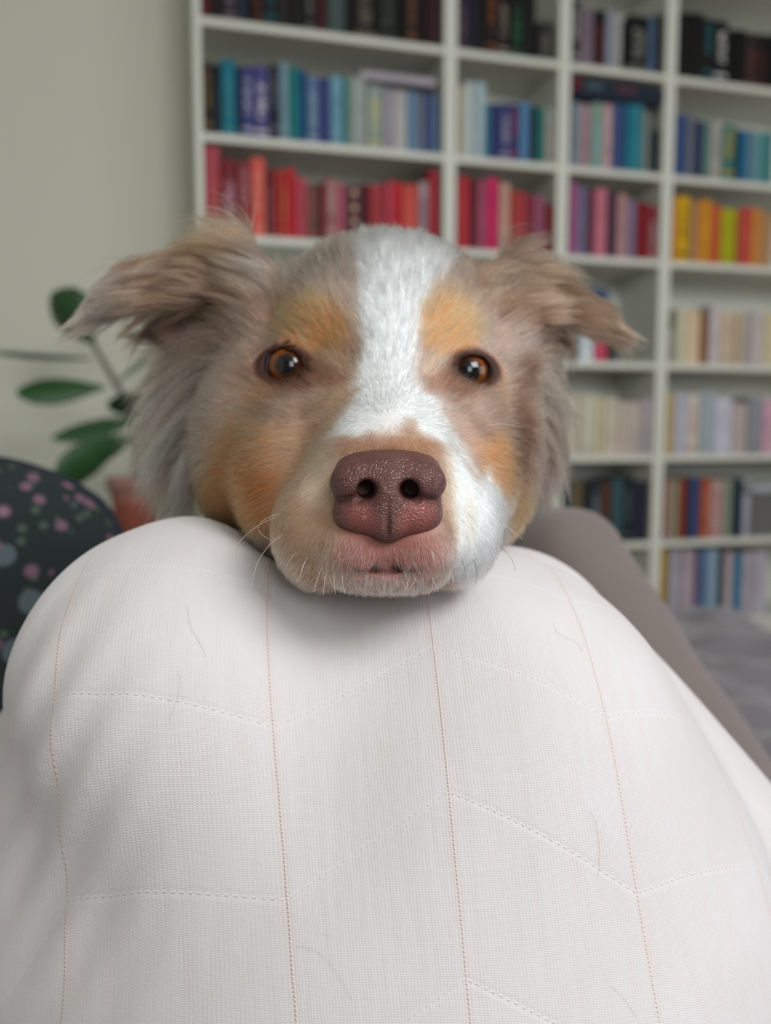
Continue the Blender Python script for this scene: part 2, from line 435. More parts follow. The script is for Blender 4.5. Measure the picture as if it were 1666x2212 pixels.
# each row: picture x edges, top edge and colour of every spine: (x0, x1, ytop, rgb, words[, print rgb, print amount])
def crop(x0, y0, k):
    return lambda a, b, t: (x0 + a / k, x0 + b / k, y0 + t / k)
C1, C2, C3 = crop(400, 0, 2.872), crop(940, 0, 2.295), crop(1140, 560, 2.764)
ROWS = [
 (0, 0, C1, [(85,155,-210,(96,30,28),'dark red'),(157,235,-200,(24,18,18),'black'),(236,318,-230,(58,48,56),'dark mauve',(170,160,165),.5),(320,385,-200,(38,46,62),'dark slate blue'),
   (386,420,-240,(20,18,18),'black'),(421,482,-190,(44,26,24),'dark rust',(150,70,50),.6),(484,580,-220,(14,34,40),'black and teal',(40,120,130),.6),(582,650,-180,(44,38,36),'dark brown'),
   (652,745,-230,(20,18,18),'black'),(746,815,-200,(30,30,30),'charcoal grey',(150,150,145),.6),(817,885,-180,(66,24,26),'maroon'),(887,1000,-210,(72,88,88),'grey teal'),
   (1002,1055,-190,(26,24,22),'black'),(1057,1190,-220,(16,16,16),'wide black',(160,150,130),.5),(1192,1340,-200,(18,22,20),'wide black green',(90,100,90),.4),(1342,1380,-230,(20,18,18),'thin black'),
   (1382,1450,-170,(64,44,34),'brown',(150,95,50),.5),(1452,1500,-190,(24,20,22),'black'),(1502,1588,-220,(52,18,24),'dark maroon')]),
 (0, 1, C1, [(95,170,375,(44,38,26),'black and gold',(140,112,58),.9),(171,224,385,(20,28,40),'near-black navy',(60,80,100),.4),(225,320,362,(16,116,138),'bright teal',(80,150,150),.5),(321,354,400,(14,52,74),'dark petrol'),
   (355,430,398,(66,70,128),'indigo lettered',(190,190,215),.9),(431,523,400,(78,76,138),'violet blue',(206,200,206),1.0),(525,590,392,(28,32,48),'black navy',(120,125,135),.7),(591,648,376,(128,158,172),'pale grey blue'),
   (649,700,408,(22,128,126),'sea green'),(701,744,412,(26,104,140),'petrol blue'),(745,762,430,(28,74,132),'thin royal blue'),(763,835,462,(96,124,160),'steel blue',(160,180,200),.8),
   (836,905,474,(56,66,128),'indigo'),(906,986,462,(116,166,188),'sky blue',(70,110,140),.5),(987,1018,470,(70,134,134),'sage teal'),(1019,1044,466,(150,178,162),'thin pale green'),
   (1045,1130,470,(168,176,172),'pale grey',(120,130,130),.3),(1131,1236,520,(150,166,158),'pale patterned',(206,196,120),.9),(1238,1298,538,(168,164,176),'lilac grey'),(1299,1390,550,(188,186,184),'off-white'),
   (1391,1440,560,(112,150,184),'light blue'),(1441,1498,566,(110,120,138),'grey blue'),(1499,1540,570,(74,84,136),'dull indigo'),(1541,1588,574,(88,118,146),'slate blue')]),
 (0, 2, C1, [(100,225,900,(178,70,78),'wide rose red',(190,95,100),.4),(226,330,978,(128,32,44),'deep red lettered',(200,150,170),.9),(331,410,1000,(146,52,64),'dull rose',(190,150,150),.6),(411,505,972,(226,96,84),'coral',(240,150,130),.6),
   (506,554,1040,(110,34,40),'dark maroon',(190,150,150),.4),(555,600,1043,(176,46,44),'brick red'),(601,640,1050,(196,60,48),'orange red',(214,140,90),.7),(641,690,1036,(202,34,50),'crimson'),
   (691,760,1090,(190,70,88),'dusky pink'),(761,810,1130,(130,86,76),'brown rose',(200,90,90),.6),(811,850,1130,(78,48,42),'dark brown',(160,90,50),.5),(851,879,1120,(138,40,46),'thin red'),
   (880,948,1100,(168,108,108),'dusty pink and cream',(200,180,170),.8),(949,1000,1130,(190,96,116),'pink'),(1001,1108,1140,(84,44,56),'dark plum with gold roundels'),(1110,1150,1130,(92,20,24),'oxblood'),
   (1151,1248,1140,(168,50,58),'wide brick'),(1249,1300,1116,(190,70,88),'rose pink'),(1301,1350,1120,(206,30,48),'scarlet'),(1351,1455,1140,(214,78,68),'wide orange red',(220,110,90),.4),(1456,1520,1120,(170,150,156),'pale mauve',(110,60,90),.9),(1521,1586,1048,(172,34,52),'tall crimson')]),
 (1, 0, C2, [(118,165,-40,(52,44,70),'dark violet',(160,120,100),.4),(166,210,-60,(36,34,54),'navy'),(211,260,-40,(20,18,20),'black'),(261,320,-70,(22,20,20),'black with orange mark',(150,84,40),.7),(321,380,-50,(20,20,20),'black with cream mark',(180,160,140),.7),(381,450,-60,(18,24,22),'black with green print',(40,110,70),.7),(451,512,-40,(20,20,22),'plain black'),(522,600,100,(44,44,42),'short charcoal',(120,118,112),.7)]),
 (1, 1, C2, [(118,150,420,(196,190,160),'cream'),(151,205,398,(196,206,206),'tall white'),(206,258,402,(172,196,204),'tall ice blue'),(259,282,505,(30,120,146),'thin teal'),(283,330,505,(48,58,112),'dark indigo'),(331,385,505,(58,62,122),'indigo',(206,206,206),.7),(386,424,508,(60,58,110),'indigo and red',(180,60,70),.9),(425,480,500,(84,134,176),'sky blue'),(481,514,516,(16,24,30),'black'),(515,550,524,(24,120,116),'teal green'),(551,606,530,(150,156,146),'pale grey green',(190,150,140),.6)]),
 (1, 2, C2, [(118,182,872,(186,44,56),'bright red'),(183,215,880,(100,30,42),'dark maroon'),(216,264,890,(172,80,108),'mauve pink'),(265,325,878,(208,30,96),'magenta'),(326,380,904,(206,164,148),'peach cream',(180,110,100),.5),(381,420,938,(172,56,44),'rust red'),(421,460,946,(186,66,74),'coral red'),(461,500,960,(138,44,60),'claret'),(501,554,968,(160,88,118),'orchid',(120,50,70),.5),(555,597,1010,(120,22,30),'deep red')]),
 (1, 4, C3, [(-130,-92,820,(176,168,150),'cream'),(-90,-40,815,(150,150,146),'pale grey'),(-38,12,810,(170,160,150),'beige'),(14,62,830,(140,140,138),'grey'),(64,98,820,(178,150,150),'dusty pink'),(99,140,830,(168,60,76),'raspberry red')]),
 (2, 0, C2, [(690,726,-10,(24,24,26),'black lettered',(190,190,185),.9),(727,800,30,(128,112,124),'mauve grey'),(801,856,40,(20,14,14),'black with red foot',(150,40,40),.7),(857,900,46,(150,154,172),'pale lilac'),(901,940,60,(176,176,168),'pale grey'),(966,1070,70,(18,18,18),'wide black',(150,150,140),.7),(1071,1102,76,(84,110,142),'steel blue'),(1103,1140,60,(18,18,22),'black')]),
 (2, 1, C2, [(690,730,500,(136,150,164),'grey blue'),(731,782,510,(182,150,156),'pale mauve',(140,80,90),.5),(783,842,505,(136,166,150),'pale green',(140,180,200),.8),(843,890,510,(196,160,164),'pale pink',(220,200,200),.6),(891,960,506,(56,80,128),'navy blue'),(961,1000,512,(24,128,148),'turquoise'),(1001,1042,512,(60,140,156),'light teal'),(1043,1070,540,(140,150,140),'grey green'),(1072,1130,640,(40,50,56),'short charcoal')]),
 (2, 2, C2, [(676,716,900,(170,92,140),'orchid'),(717,766,920,(118,112,144),'slate violet'),(767,800,948,(112,40,54),'dark red and blue',(70,70,110),.7),(801,866,930,(204,118,136),'pink'),(867,910,945,(72,44,68),'dark plum'),(911,965,958,(184,138,138),'dusty pink'),(966,1010,984,(138,122,152),'lavender grey'),(1011,1066,1000,(132,14,28),'dark crimson'),(1067,1118,1014,(136,44,52),'brick red',(190,180,185),.7)]),
 (2, 3, C3, [(192,250,408,(190,196,194),'white'),(256,314,420,(96,92,98),'slate grey'),(322,412,416,(196,202,206),'wide white'),(420,492,470,(190,70,94),'short raspberry'),(500,560,500,(60,64,60),'short dark grey')]),
 (2, 4, C3, [(228,322,800,(190,184,166),'cream'),(323,430,808,(186,182,164),'pale cream'),(431,470,820,(196,184,150),'pale yellow'),(471,550,830,(188,180,162),'ivory'),(551,625,850,(184,170,158),'pinkish cream'),(626,690,846,(178,168,160),'greyish cream'),(691,762,830,(158,150,154),'lilac grey')]),
 (2, 5, C3, [(236,266,1330,(40,70,80),'thin teal'),(267,340,1330,(104,92,66),'olive tan'),(341,385,1340,(36,36,36),'charcoal'),(386,450,1330,(44,52,62),'slate black',(150,160,170),.6),(451,510,1330,(88,54,38),'brown'),(511,580,1310,(56,86,92),'slate teal'),(581,645,1300,(20,36,36),'black green',(110,120,120),.5),(646,738,1330,(36,36,56),'navy black')]),
 (3, 0, C2, [(1226,1290,54,(18,17,17),'black'),(1291,1345,56,(20,19,18),'soot black'),(1346,1400,80,(28,30,30),'black and teal',(40,130,140),.6),(1401,1466,94,(22,22,22),'black with white lettering',(220,220,214),1.0),(1467,1512,134,(16,15,15),'deep black'),(1513,1552,140,(18,18,18),'matt black'),(1553,1610,154,(46,44,42),'dark grey',(150,60,50),.5),(1611,1668,160,(28,26,26),'black and red',(120,40,40),.6),(1669,1720,165,(20,20,24),'outermost black')]),
 (3, 1, C2, [(1204,1260,560,(60,80,130),'royal blue'),(1261,1300,575,(112,118,130),'grey'),(1301,1340,590,(44,50,92),'navy'),(1341,1380,600,(98,134,124),'grey green'),(1381,1440,590,(178,178,168),'cream grey',(120,110,120),.5),(1441,1500,612,(64,128,120),'teal and yellow',(206,166,20),1.0),(1501,1525,630,(40,60,72),'thin dark slate'),(1526,1560,640,(24,112,156),'bright blue'),(1561,1600,640,(108,140,156),'grey blue'),(1601,1640,650,(110,164,168),'pale teal'),(1641,1690,650,(70,140,140),'teal')]),
 (3, 2, C2, [(1190,1209,975,(222,140,50),'thin orange'),(1210,1280,968,(220,172,10),'golden yellow',(50,50,20),.7),(1281,1309,990,(176,140,104),'thin beige'),(1310,1334,990,(222,140,60),'pale orange'),(1335,1376,984,(222,156,30),'amber'),(1377,1430,1010,(206,92,50),'orange red'),(1431,1512,1028,(178,176,20),'lime yellow'),(1513,1545,1030,(196,84,66),'brick'),(1546,1580,1020,(214,80,70),'coral'),(1581,1625,1030,(220,144,64),'apricot'),(1626,1690,1050,(186,140,96),'tan')]),
 (3, 3, C3, [(846,900,420,(140,144,132),'grey green',(150,70,70),.4),(901,960,290,(188,186,160),'pale sage'),(961,1045,298,(204,182,150),'cream tan'),(1046,1100,318,(128,90,64),'brown'),(1101,1165,270,(186,178,180),'pale lilac'),(1166,1260,310,(190,172,150),'beige',(140,110,90),.4),(1261,1300,316,(184,166,140),'sand'),(1301,1362,322,(160,152,150),'grey lilac'),(1363,1430,310,(184,176,172),'pale grey'),(1431,1500,320,(196,184,150),'yellowish cream')]),
 (3, 4, C3, [(842,890,800,(176,156,112),'mustard tan'),(891,970,800,(172,172,184),'pale lilac'),(971,1040,800,(196,190,176),'cream with red mark',(190,110,110),.8),(1041,1130,790,(150,160,166),'grey blue'),(1131,1240,830,(186,186,198),'wide pale lilac'),(1241,1330,858,(172,158,152),'pinkish beige'),(1331,1420,820,(132,136,142),'slate grey'),(1421,1500,840,(192,150,166),'pale pink')]),
 (3, 5, C3, [(830,868,1320,(172,132,122),'dusty pink'),(869,914,1316,(146,150,124),'sage'),(915,955,1310,(150,70,50),'rust'),(956,985,1312,(70,36,44),'dark maroon'),(986,1036,1308,(48,82,132),'blue'),(1045,1105,1310,(176,88,60),'rust orange',(200,150,120),.5),(1106,1184,1316,(190,160,156),'pinkish white',(190,80,90),.7),(1185,1240,1312,(140,152,132),'grey sage'),(1241,1298,1308,(18,44,62),'dark petrol'),(1300,1346,1400,(178,176,192),'short pale lilac')]),
 (3, 6, C3, [(820,880,1722,(176,142,20),'mustard yellow'),(888,962,1740,(178,176,190),'pale lilac'),(963,1040,1742,(186,170,178),'lilac pink'),(1041,1074,1760,(112,80,116),'purple'),(1075,1120,1738,(92,132,168),'mid blue',(60,80,130),.6),(1121,1180,1744,(150,176,196),'light blue'),(1181,1222,1780,(60,84,92),'dark teal'),(1223,1272,1760,(196,178,180),'pale pink'),(1273,1330,1770,(60,126,164),'bright blue'),(1331,1400,1760,(182,176,186),'pale grey lilac'),(1401,1480,1755,(190,186,198),'white lilac')]),
]
for unit, row, cv, books in ROWS:
    s_min, s_max = UNITS[unit][0] + PT + 0.002, UNITS[unit][1] - PT - 0.002
    lastend = s_min
    for k, bk in enumerate(books):
        x0, x1, yt = cv(bk[0], bk[1], bk[2])
        z_mid = SHELF_Z[row] + 0.11
        sA = s_at_z(x0, z_mid); sB = s_at_z(x1, z_mid)
        _, zt = px_to_s((x0 + x1) / 2, yt)
        if sB < lastend + 0.006: sB = lastend + 0.012
        sA = max(sA, lastend); sB = min(sB, s_max)
        if sB - sA < 0.005: continue
        zt = min(zt, (SHELF_Z[row - 1] if row else 2.335) - ST / 2 - 0.01)
        sb = (0.045 if row == 6 else 0.010) + 0.006 * ((k * 37 + row * 11) % 5) / 5
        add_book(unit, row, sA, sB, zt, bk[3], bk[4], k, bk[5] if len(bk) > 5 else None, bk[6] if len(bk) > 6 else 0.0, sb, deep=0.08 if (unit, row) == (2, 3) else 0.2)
        lastend = sB + 0.0004

# gold roundels on the plum spine of the red row
m_gold = plain('gold_foil', (206, 160, 110), 0.3, 0.08)
plum = [o for o in col.objects if o.get('label', '').startswith('dark plum with gold')][0]
disc = bpy.data.meshes.new('roundel'); bm = bmesh.new()
bmesh.ops.create_cone(bm, cap_ends=True, segments=20, radius1=0.012, radius2=0.011, depth=0.002); bm.to_mesh(disc); bm.free()
disc.materials.append(m_gold)
for zz in (0.86, 0.60, 0.36):
    o = link('roundel', disc, None, plum)
    o.matrix_parent_inverse = Matrix.Identity(4)
    o.scale = (1 / plum.scale.x, 1 / plum.scale.z, 1.0)
    o.rotation_euler = (math.pi / 2, 0, 0); o.location = (0, -0.006, zz)
    o.scale = (0.75 / plum.scale.x, 0.75 / plum.scale.z, 1 / plum.scale.y)

# things lying on or between the books
def flat_book():
    # picture: pale lilac book laid flat on the blue row of the wide left bookcase
    tops = [o for o in col.objects if o.name.startswith('book') and o.get('label', '').endswith('second shelf of the wide left bookcase')]
    s0, _ = px_to_s(400 + 1100 / 2.872, 165); s1, _ = px_to_s(400 + 1568 / 2.872, 180)
    zt = max(o.location.z + o.scale.z for o in tops if (np.array(o.location[:2]) - O2) @ E2 > s0 - 0.01) + 0.001
    o = bpy.data.objects.new('book', book_me); col.objects.link(o)
    p = bpy.data.objects.new('pages', pages_me); col.objects.link(p); p.parent = o
    o.scale = (0.027, 0.15, s1 - s0)
    # spine to the room, lying on its side
    R = Matrix.Rotation(TH, 4, 'Z') @ Matrix.Rotation(math.pi / 2, 4, 'Y')
    o.rotation_euler = R.to_euler()
    o.location = sh(s0, 0.02, zt + 0.0135)
    o.color = rgba((182, 176, 186)); o['print_colour'] = [0.4, 0.4, 0.45, 0.2]
    tag(o, 'pale lilac book lying flat across the tops of the pale blue books', 'book', 'books on the white bookcases')
flat_book()
nb = [o for o in col.objects if o.get('label', '').endswith('second shelf of the second narrow bookcase')]
ztop = max(o.location.z + o.scale.z for o in nb) + 0.001
sA, _ = px_to_s(940 + 692 / 2.295, 190); sB, _ = px_to_s(940 + 1146 / 2.295, 200)
r = empty('game_box', sh((sA + sB) / 2, 0.004, ztop), TH)
tag(r, 'flat navy box with a red end lying on top of blue and pink books', 'box')
bw = (min(sB, 1.6 - PT - 0.003) - max(sA, 1.2 + PT + 0.003)) / 2
bh = min(0.058, SHELF_Z[0] - ST / 2 - ztop - 0.012)
m_navy = plain('navy_card', (14, 34, 52), 0.45, 0.1)
link('box_base', box_mesh('box_base', -bw + 0.006, bw - 0.006, 0.006, 0.20, 0, bh * 0.6, 0.002), m_navy, r)
link('lid', box_mesh('lid', -bw + 0.024, bw, 0, 0.205, bh * 0.35, bh, 0.003), m_navy, r)
link('end_band', box_mesh('end_band', -bw, -bw + 0.022, 0, 0.205, bh * 0.35, bh, 0.003), plain('red_card', (116, 26, 42), 0.5), r)
link('title_print', box_mesh('title_print', -bw * 0.1, bw * 0.35, -0.0012, 0.0005, bh * 0.55, bh * 0.75), plain('dull_red_print', (110, 50, 66), 0.6), r)
link('title_print', box_mesh('title_print', -bw * 0.75, -bw * 0.4, -0.0012, 0.0005, bh * 0.5, bh * 0.8), plain('grey_blue_print', (70, 96, 112), 0.6), r)
# blue folder standing in the fourth row, second narrow bookcase
sA, _ = px_to_s(1140 + 430 / 2.764, 660); sB, zt = px_to_s(1140 + 572 / 2.764, 615)
z0 = SHELF_Z[3] + ST / 2 + 0.0005
r = empty('magazine_file', sh(sA, 0.10, z0), TH); tag(r, 'blue cardboard magazine file standing behind the ear in the dark compartment', 'file box')
m_blue = plain('blue_card', (70, 98, 146), 0.6, 0.1, 30)
ww, hh = sB - sA, zt - z0
link('front_panel', box_mesh('front_panel', 0, ww, 0, 0.003, 0, hh), m_blue, r)
link('back_panel', box_mesh('back_panel', 0, ww, 0.137, 0.14, 0, hh * 0.8), m_blue, r)
for xx in (0, ww - 0.003): link('side_panel', box_mesh('side_panel', xx, xx + 0.003, 0.0031, 0.1369, 0, hh * 0.9), m_blue, r)
link('label_strip', box_mesh('label_strip', ww * 0.1, ww * 0.9, -0.001, 0.0002, hh * 0.88, hh * 0.98), plain('dark_blue_print', (40, 70, 110), 0.6), r)
# grey storage box + folded white cloth, sixth row right
z0 = SHELF_Z[5] + ST / 2 + 0.0005
sA, _ = px_to_s(1140 + 1356 / 2.764, 1110); sB = 2.4 - PT - 0.1
r = empty('storage_box', sh(sA, 0.02, z0), TH); tag(r, 'grey storage box on the sixth shelf at the right picture edge', 'box')
m_gb = plain('grey_felt', (112, 112, 110), 0.9, 0.08, 40)
_, zt = px_to_s(1140 + 1400 / 2.764, 560 + 1392 / 2.764); hb = zt - z0
for a in ((0, 0.3, 0, 0.005), (0, 0.3, 0.195, 0.2), (0, 0.005, 0.0051, 0.1949), (0.295, 0.3, 0.0051, 0.1949)):
    link('wall_panel', box_mesh('wall_panel', *a, 0, hb * 0.86), m_gb, r)
link('lid', box_mesh('lid', -0.003, 0.303, -0.003, 0.203, hb * 0.86, hb, 0.004), m_gb, r)
V = []; n = 18
gx, gy = np.meshgrid(np.linspace(0, 1, 30), np.linspace(0, 1, 14), indexing='ij')
hgt = 0.032 * (np.sin(np.pi * gx) ** 0.5) * (np.sin(np.pi * gy) ** 0.5) * (1 + 0.25 * np.sin(9 * gx + 3 * gy))
Pts = np.stack([gx * 0.24 - 0.05, gy * 0.16, hgt], -1).reshape(-1, 3)
Pb = Pts.copy(); Pb[:, 2] = 0
ii, jj = np.meshgrid(np.arange(29), np.arange(13), indexing='ij'); a = (ii * 14 + jj).ravel()
Fq = np.stack([a, a + 14, a + 15, a + 1], 1)
o = link('folded_cloth', mesh_np('folded_cloth', np.concatenate([Pts, Pb]), np.concatenate([Fq, (Fq + 420)[:, ::-1]])), plain('white_linen', (200, 202, 208), 0.9, 0.03), None, True)
o.location = sh(sA + 0.06, 0.03, zt + 0.0008); o.rotation_euler = (0, 0, TH)
tag(o, 'crumpled white cloth lying on the grey storage box', 'cloth')
# small orange and red ornaments at the foot of the lowest row
z0 = SHELF_Z[6] + ST / 2 + 0.0005
for (xa, c, lab, cat) in ((925, (206, 88, 34), 'small orange toy block in front of pale lilac books on the lowest visible shelf', 'toy'),
                          (1185, (176, 60, 56), 'small red toy block in front of light blue books on the lowest visible shelf', 'toy')):
    s, _ = px_to_s(1140 + xa / 2.764, 1310)
    o = link('toy_block', box_mesh('toy_block', -0.022, 0.022, -0.02, 0.005, 0, 0.03, 0.006, 3), plain('toy_paint_%d' % xa, c, 0.4), None, True)
    o.location = sh(s, 0.028, z0); o.rotation_euler = (0, 0, TH); tag(o, lab, cat)
# ------------------------------------------------------------------ plant on a low white cabinet
CAB_Z = 0.53
r = empty('low_cabinet', sh(-0.95, 0, 0), TH)
tag(r, 'low white cabinet under the potted plant, against the bare wall', 'cabinet')
for a in ((0, 0.018), (0.80, 0.818)):
    link('side_panel', box_mesh('side_panel', a[0], a[1], -0.25, 0.262, 0, CAB_Z - 0.02), m_white, r)
link('top_panel', box_mesh('top_panel', -0.01, 0.828, -0.265, 0.262, CAB_Z - 0.02, CAB_Z, 0.002), m_white, r)
link('back_panel', box_mesh('back_panel', 0.0185, 0.7995, 0.25, 0.258, 0.02, CAB_Z - 0.021), m_white, r)
for k in range(2):
    d = link('door', box_mesh('door', 0.0005 + 0.41 * k, 0.408 + 0.41 * k, -0.27, -0.2505, 0.06, CAB_Z - 0.022, 0.002), m_white, r)
    link('knob', tube_mesh('knob', [(0.37 + 0.08 * k, -0.27, 0.3), (0.37 + 0.08 * k, -0.285, 0.3), (0.37 + 0.08 * k, -0.295, 0.3)], [0.006, 0.007, 0.011], 12), plain('knob_metal', (150, 150, 150), 0.3), d)

PD = 2.25
base = at(295, 1150, PD)
pot_root = empty('potted_plant', (float(base[0]), float(base[1]), CAB_Z + 0.0005))
tag(pot_root, 'green broad-leaved plant in a terracotta pot against the bare wall', 'plant')
def lathe(name, prof, n=40):
    a = np.arange(n) / n * 2 * math.pi
    V = np.array([[rr * math.cos(t), rr * math.sin(t), z] for rr, z in prof for t in a])
    F = []
    for i in range(len(prof) - 1):
        for j in range(n):
            F.append((i * n + j, i * n + (j + 1) % n, (i + 1) * n + (j + 1) % n, (i + 1) * n + j))
    return mesh_np(name, V, np.array(F))
N = Nodes('terracotta'); co = N.objco()
f = N.math('SMOOTHSTEP', N.noise(14, 4, co), 0.45, 0.62) if False else N.noise(14, 4, co)
zz = N.n('ShaderNodeSeparateXYZ', {0: co}).outputs[2]
f = N.math('MULTIPLY', N.math('ADD', N.math('MULTIPLY', f, 1.4), -0.2), N.math('MULTIPLY', N.math('SUBTRACT', zz, 0.075), 22.0, clamp=True), clamp=True)
N.set(Base_Color=N.mix(f, rgba((140, 74, 58)), rgba((176, 146, 138))), Roughness=0.85); N.bump(N.noise(120, 3, co), 0.0006)
m_terra = N.m
PH = 0.152
link('pot', lathe('pot', [(0.0, 0), (0.05, 0), (0.053, 0.004), (0.066, PH - 0.034), (0.064, PH - 0.03), (0.058, PH - 0.03), (0.05, 0.02), (0, 0.02)]), m_terra, pot_root, True)
link('rim', lathe('rim', [(0.066, PH - 0.036), (0.073, PH - 0.034), (0.0765, PH - 0.004), (0.074, PH), (0.068, PH), (0.0665, PH - 0.006), (0.064, PH - 0.034), (0.066, PH - 0.036)]), m_terra, pot_root, True)
link('soil', lathe('soil', [(0, PH - 0.012), (0.03, PH - 0.01), (0.0645, PH - 0.016)]), plain('soil', (48, 36, 28), 0.95, 0.4, 80, 0.003, 120), pot_root, True)
m_bark = plain('grey_bark', (118, 112, 104), 0.9, 0.2, 60, 0.001, 150)
N = Nodes('leaf'); co = N.n('ShaderNodeTexCoord').outputs['UV']
u = N.n('ShaderNodeSeparateXYZ', {0: N.n('ShaderNodeTexCoord').outputs['Generated']}).outputs
lf = N.noise(9, 3, N.objco())
N.set(Base_Color=N.mix(lf, rgba((26, 62, 30)), rgba((52, 98, 52))), Roughness=0.38); N.bsdf.inputs['Subsurface Weight'].default_value = 0.0
m_leaf = N.m
PB = np.array(pot_root.location)
def loc_pt(px, py, d): return at(px, py, d) - PB
link('trunk', tube_mesh('trunk', [(0.0, 0, PH - 0.02), loc_pt(296, 985, PD), loc_pt(290, 930, PD), loc_pt(268, 858, PD), loc_pt(240, 810, PD), loc_pt(205, 748, PD + .01), loc_pt(192, 722, PD + .02)],
     [0.009, 0.008, 0.0085, 0.0095, 0.009, 0.0065, 0.003], 10), m_bark, pot_root, True)
def leaf(a, b, width, side, cup=0.15, droop=0.0, wmax=0.6):
    """a, b: base and tip; side: unit-ish vector across; width in metres"""
    a, b = np.array(a), np.array(b); side = np.array(side, float)
    ax = b - a; L = np.linalg.norm(ax)
    side = side - ax * (side @ ax) / (L * L); side /= np.linalg.norm(side)
    up = np.cross(ax / L, side)
    nu, nv = 22, 9
    V = []
    for i in range(nu):
        t = i / (nu - 1)
        tt = t ** (math.log(0.5) / math.log(wmax))
        w = width * (max(0.0, math.sin(math.pi * min(1, tt))) ** 0.62) if 0 < t < 1 else 0.0015
        for j in range(nv):
            s = (j / (nv - 1) - 0.5) * 2
            p = a + ax * t + side * (w / 2 * s) + up * (cup * w * (s * s - 0.4) + 0.012 * w * math.cos(t * 30) * abs(s)) + np.array([0, 0, -droop * L * t * t])
            V.append(p)
    V = np.array(V)
    q = []
    for i in range(nu - 1):
        for j in range(nv - 1):
            k = i * nv + j
            q.append((k, k + nv, k + nv + 1, k + 1))
    me = mesh_np('leaf', V, np.array(q))
    o = link('leaf', me, m_leaf, pot_root, True)
    sm = o.modifiers.new('thickness', 'SOLIDIFY'); sm.thickness = 0.0012
    # midrib
    rib = [a + ax * t + np.array([0, 0, -droop * L * t * t]) + up * (-0.4 * cup * width * math.sin(math.pi * min(1, t)) ** 0.6) for t in np.linspace(0, 0.96, 10)]
    link('midrib', tube_mesh('midrib', rib, np.linspace(0.0026, 0.0008, 10), 5), plain('rib_%d' % len(bpy.data.materials), (84, 118, 70), 0.5), o, True)
    return o
Lp = loc_pt
leaf(Lp(208, 750, PD), Lp(112, 632, PD - .03), 0.145, (0.7, -0.5, 0.6), 0.18, 0, 0.66)
leaf(Lp(200, 742, PD + .02), Lp(168, 628, PD + .03), 0.075, (1, 0.3, 0.2), 0.15, 0, 0.62)
leaf(Lp(198, 775, PD), Lp(-30, 765, PD - .10), 0.085, (0.15, 1.0, -0.06), 0.10, -0.03, 0.55)
leaf(Lp(232, 836, PD - .01), Lp(34, 846, PD - .10), 0.082, (0.0, 0.55, 0.8), 0.12, 0.02, 0.62)
leaf(Lp(285, 905, PD), Lp(112, 948, PD - .10), 0.075, (-0.2, 0.55, 0.55), 0.14, 0.0, 0.50)
leaf(Lp(285, 935, PD), Lp(116, 1040, PD - .14), 0.105, (0.5, 0.35, 0.75), 0.12, 0.0, 0.66)
leaf(Lp(292, 945, PD - .01), Lp(242, 985, PD - .12), 0.058, (0.6, 0.2, 0.7), 0.1, 0.02, 0.6)
leaf(Lp(285, 900, PD), Lp(268, 850, PD - .16), 0.10, (1, 0.1, 0.35), 0.14, 0, 0.55)
leaf(Lp(290, 900, PD), Lp(400, 850, PD - .05), 0.09, (0.1, 0.5, 0.9), 0.14, 0, 0.55)
leaf(Lp(292, 920, PD), Lp(380, 940, PD + .10), 0.08, (0, 0.6, 0.7), 0.14, 0.05, 0.6)
leaf(Lp(250, 830, PD), Lp(330, 760, PD + .1), 0.08, (0.6, 0.4, 0.6), 0.14, 0, 0.6)

# ------------------------------------------------------------------ sofa, cushions, throw
SEAT = 0.44
m_sofa = plain('grey_sofa_fabric', (104, 100, 104), 0.95, 0.08, 60, 0.0006, 700, 0.2, 0.3)
sofa = empty('sofa', (0.1, 0.5, 0))
tag(sofa, 'dark grey fabric sofa under the dog and cushions', 'sofa')
link('base', box_mesh('base', -1.0, 0.95, -0.95, 0.95, 0.08, 0.27, 0.02, 3), m_sofa, sofa, True)
for k in range(2):
    link('seat_cushion', box_mesh('seat_cushion', -0.99 + 0.975 * k, -0.02 + 0.965 * k, -0.94, 0.94, 0.271, SEAT, 0.04, 4), m_sofa, sofa, True)
for a in ((-0.94, -0.88), (0.88, -0.88), (-0.94, 0.88), (0.88, 0.88)):
    link('leg', tube_mesh('leg', [(a[0], a[1], 0.0), (a[0], a[1], 0.0805)], [0.02, 0.026], 12), plain('dark_wood_%d' % len(bpy.data.materials), (60, 42, 30), 0.5), sofa)

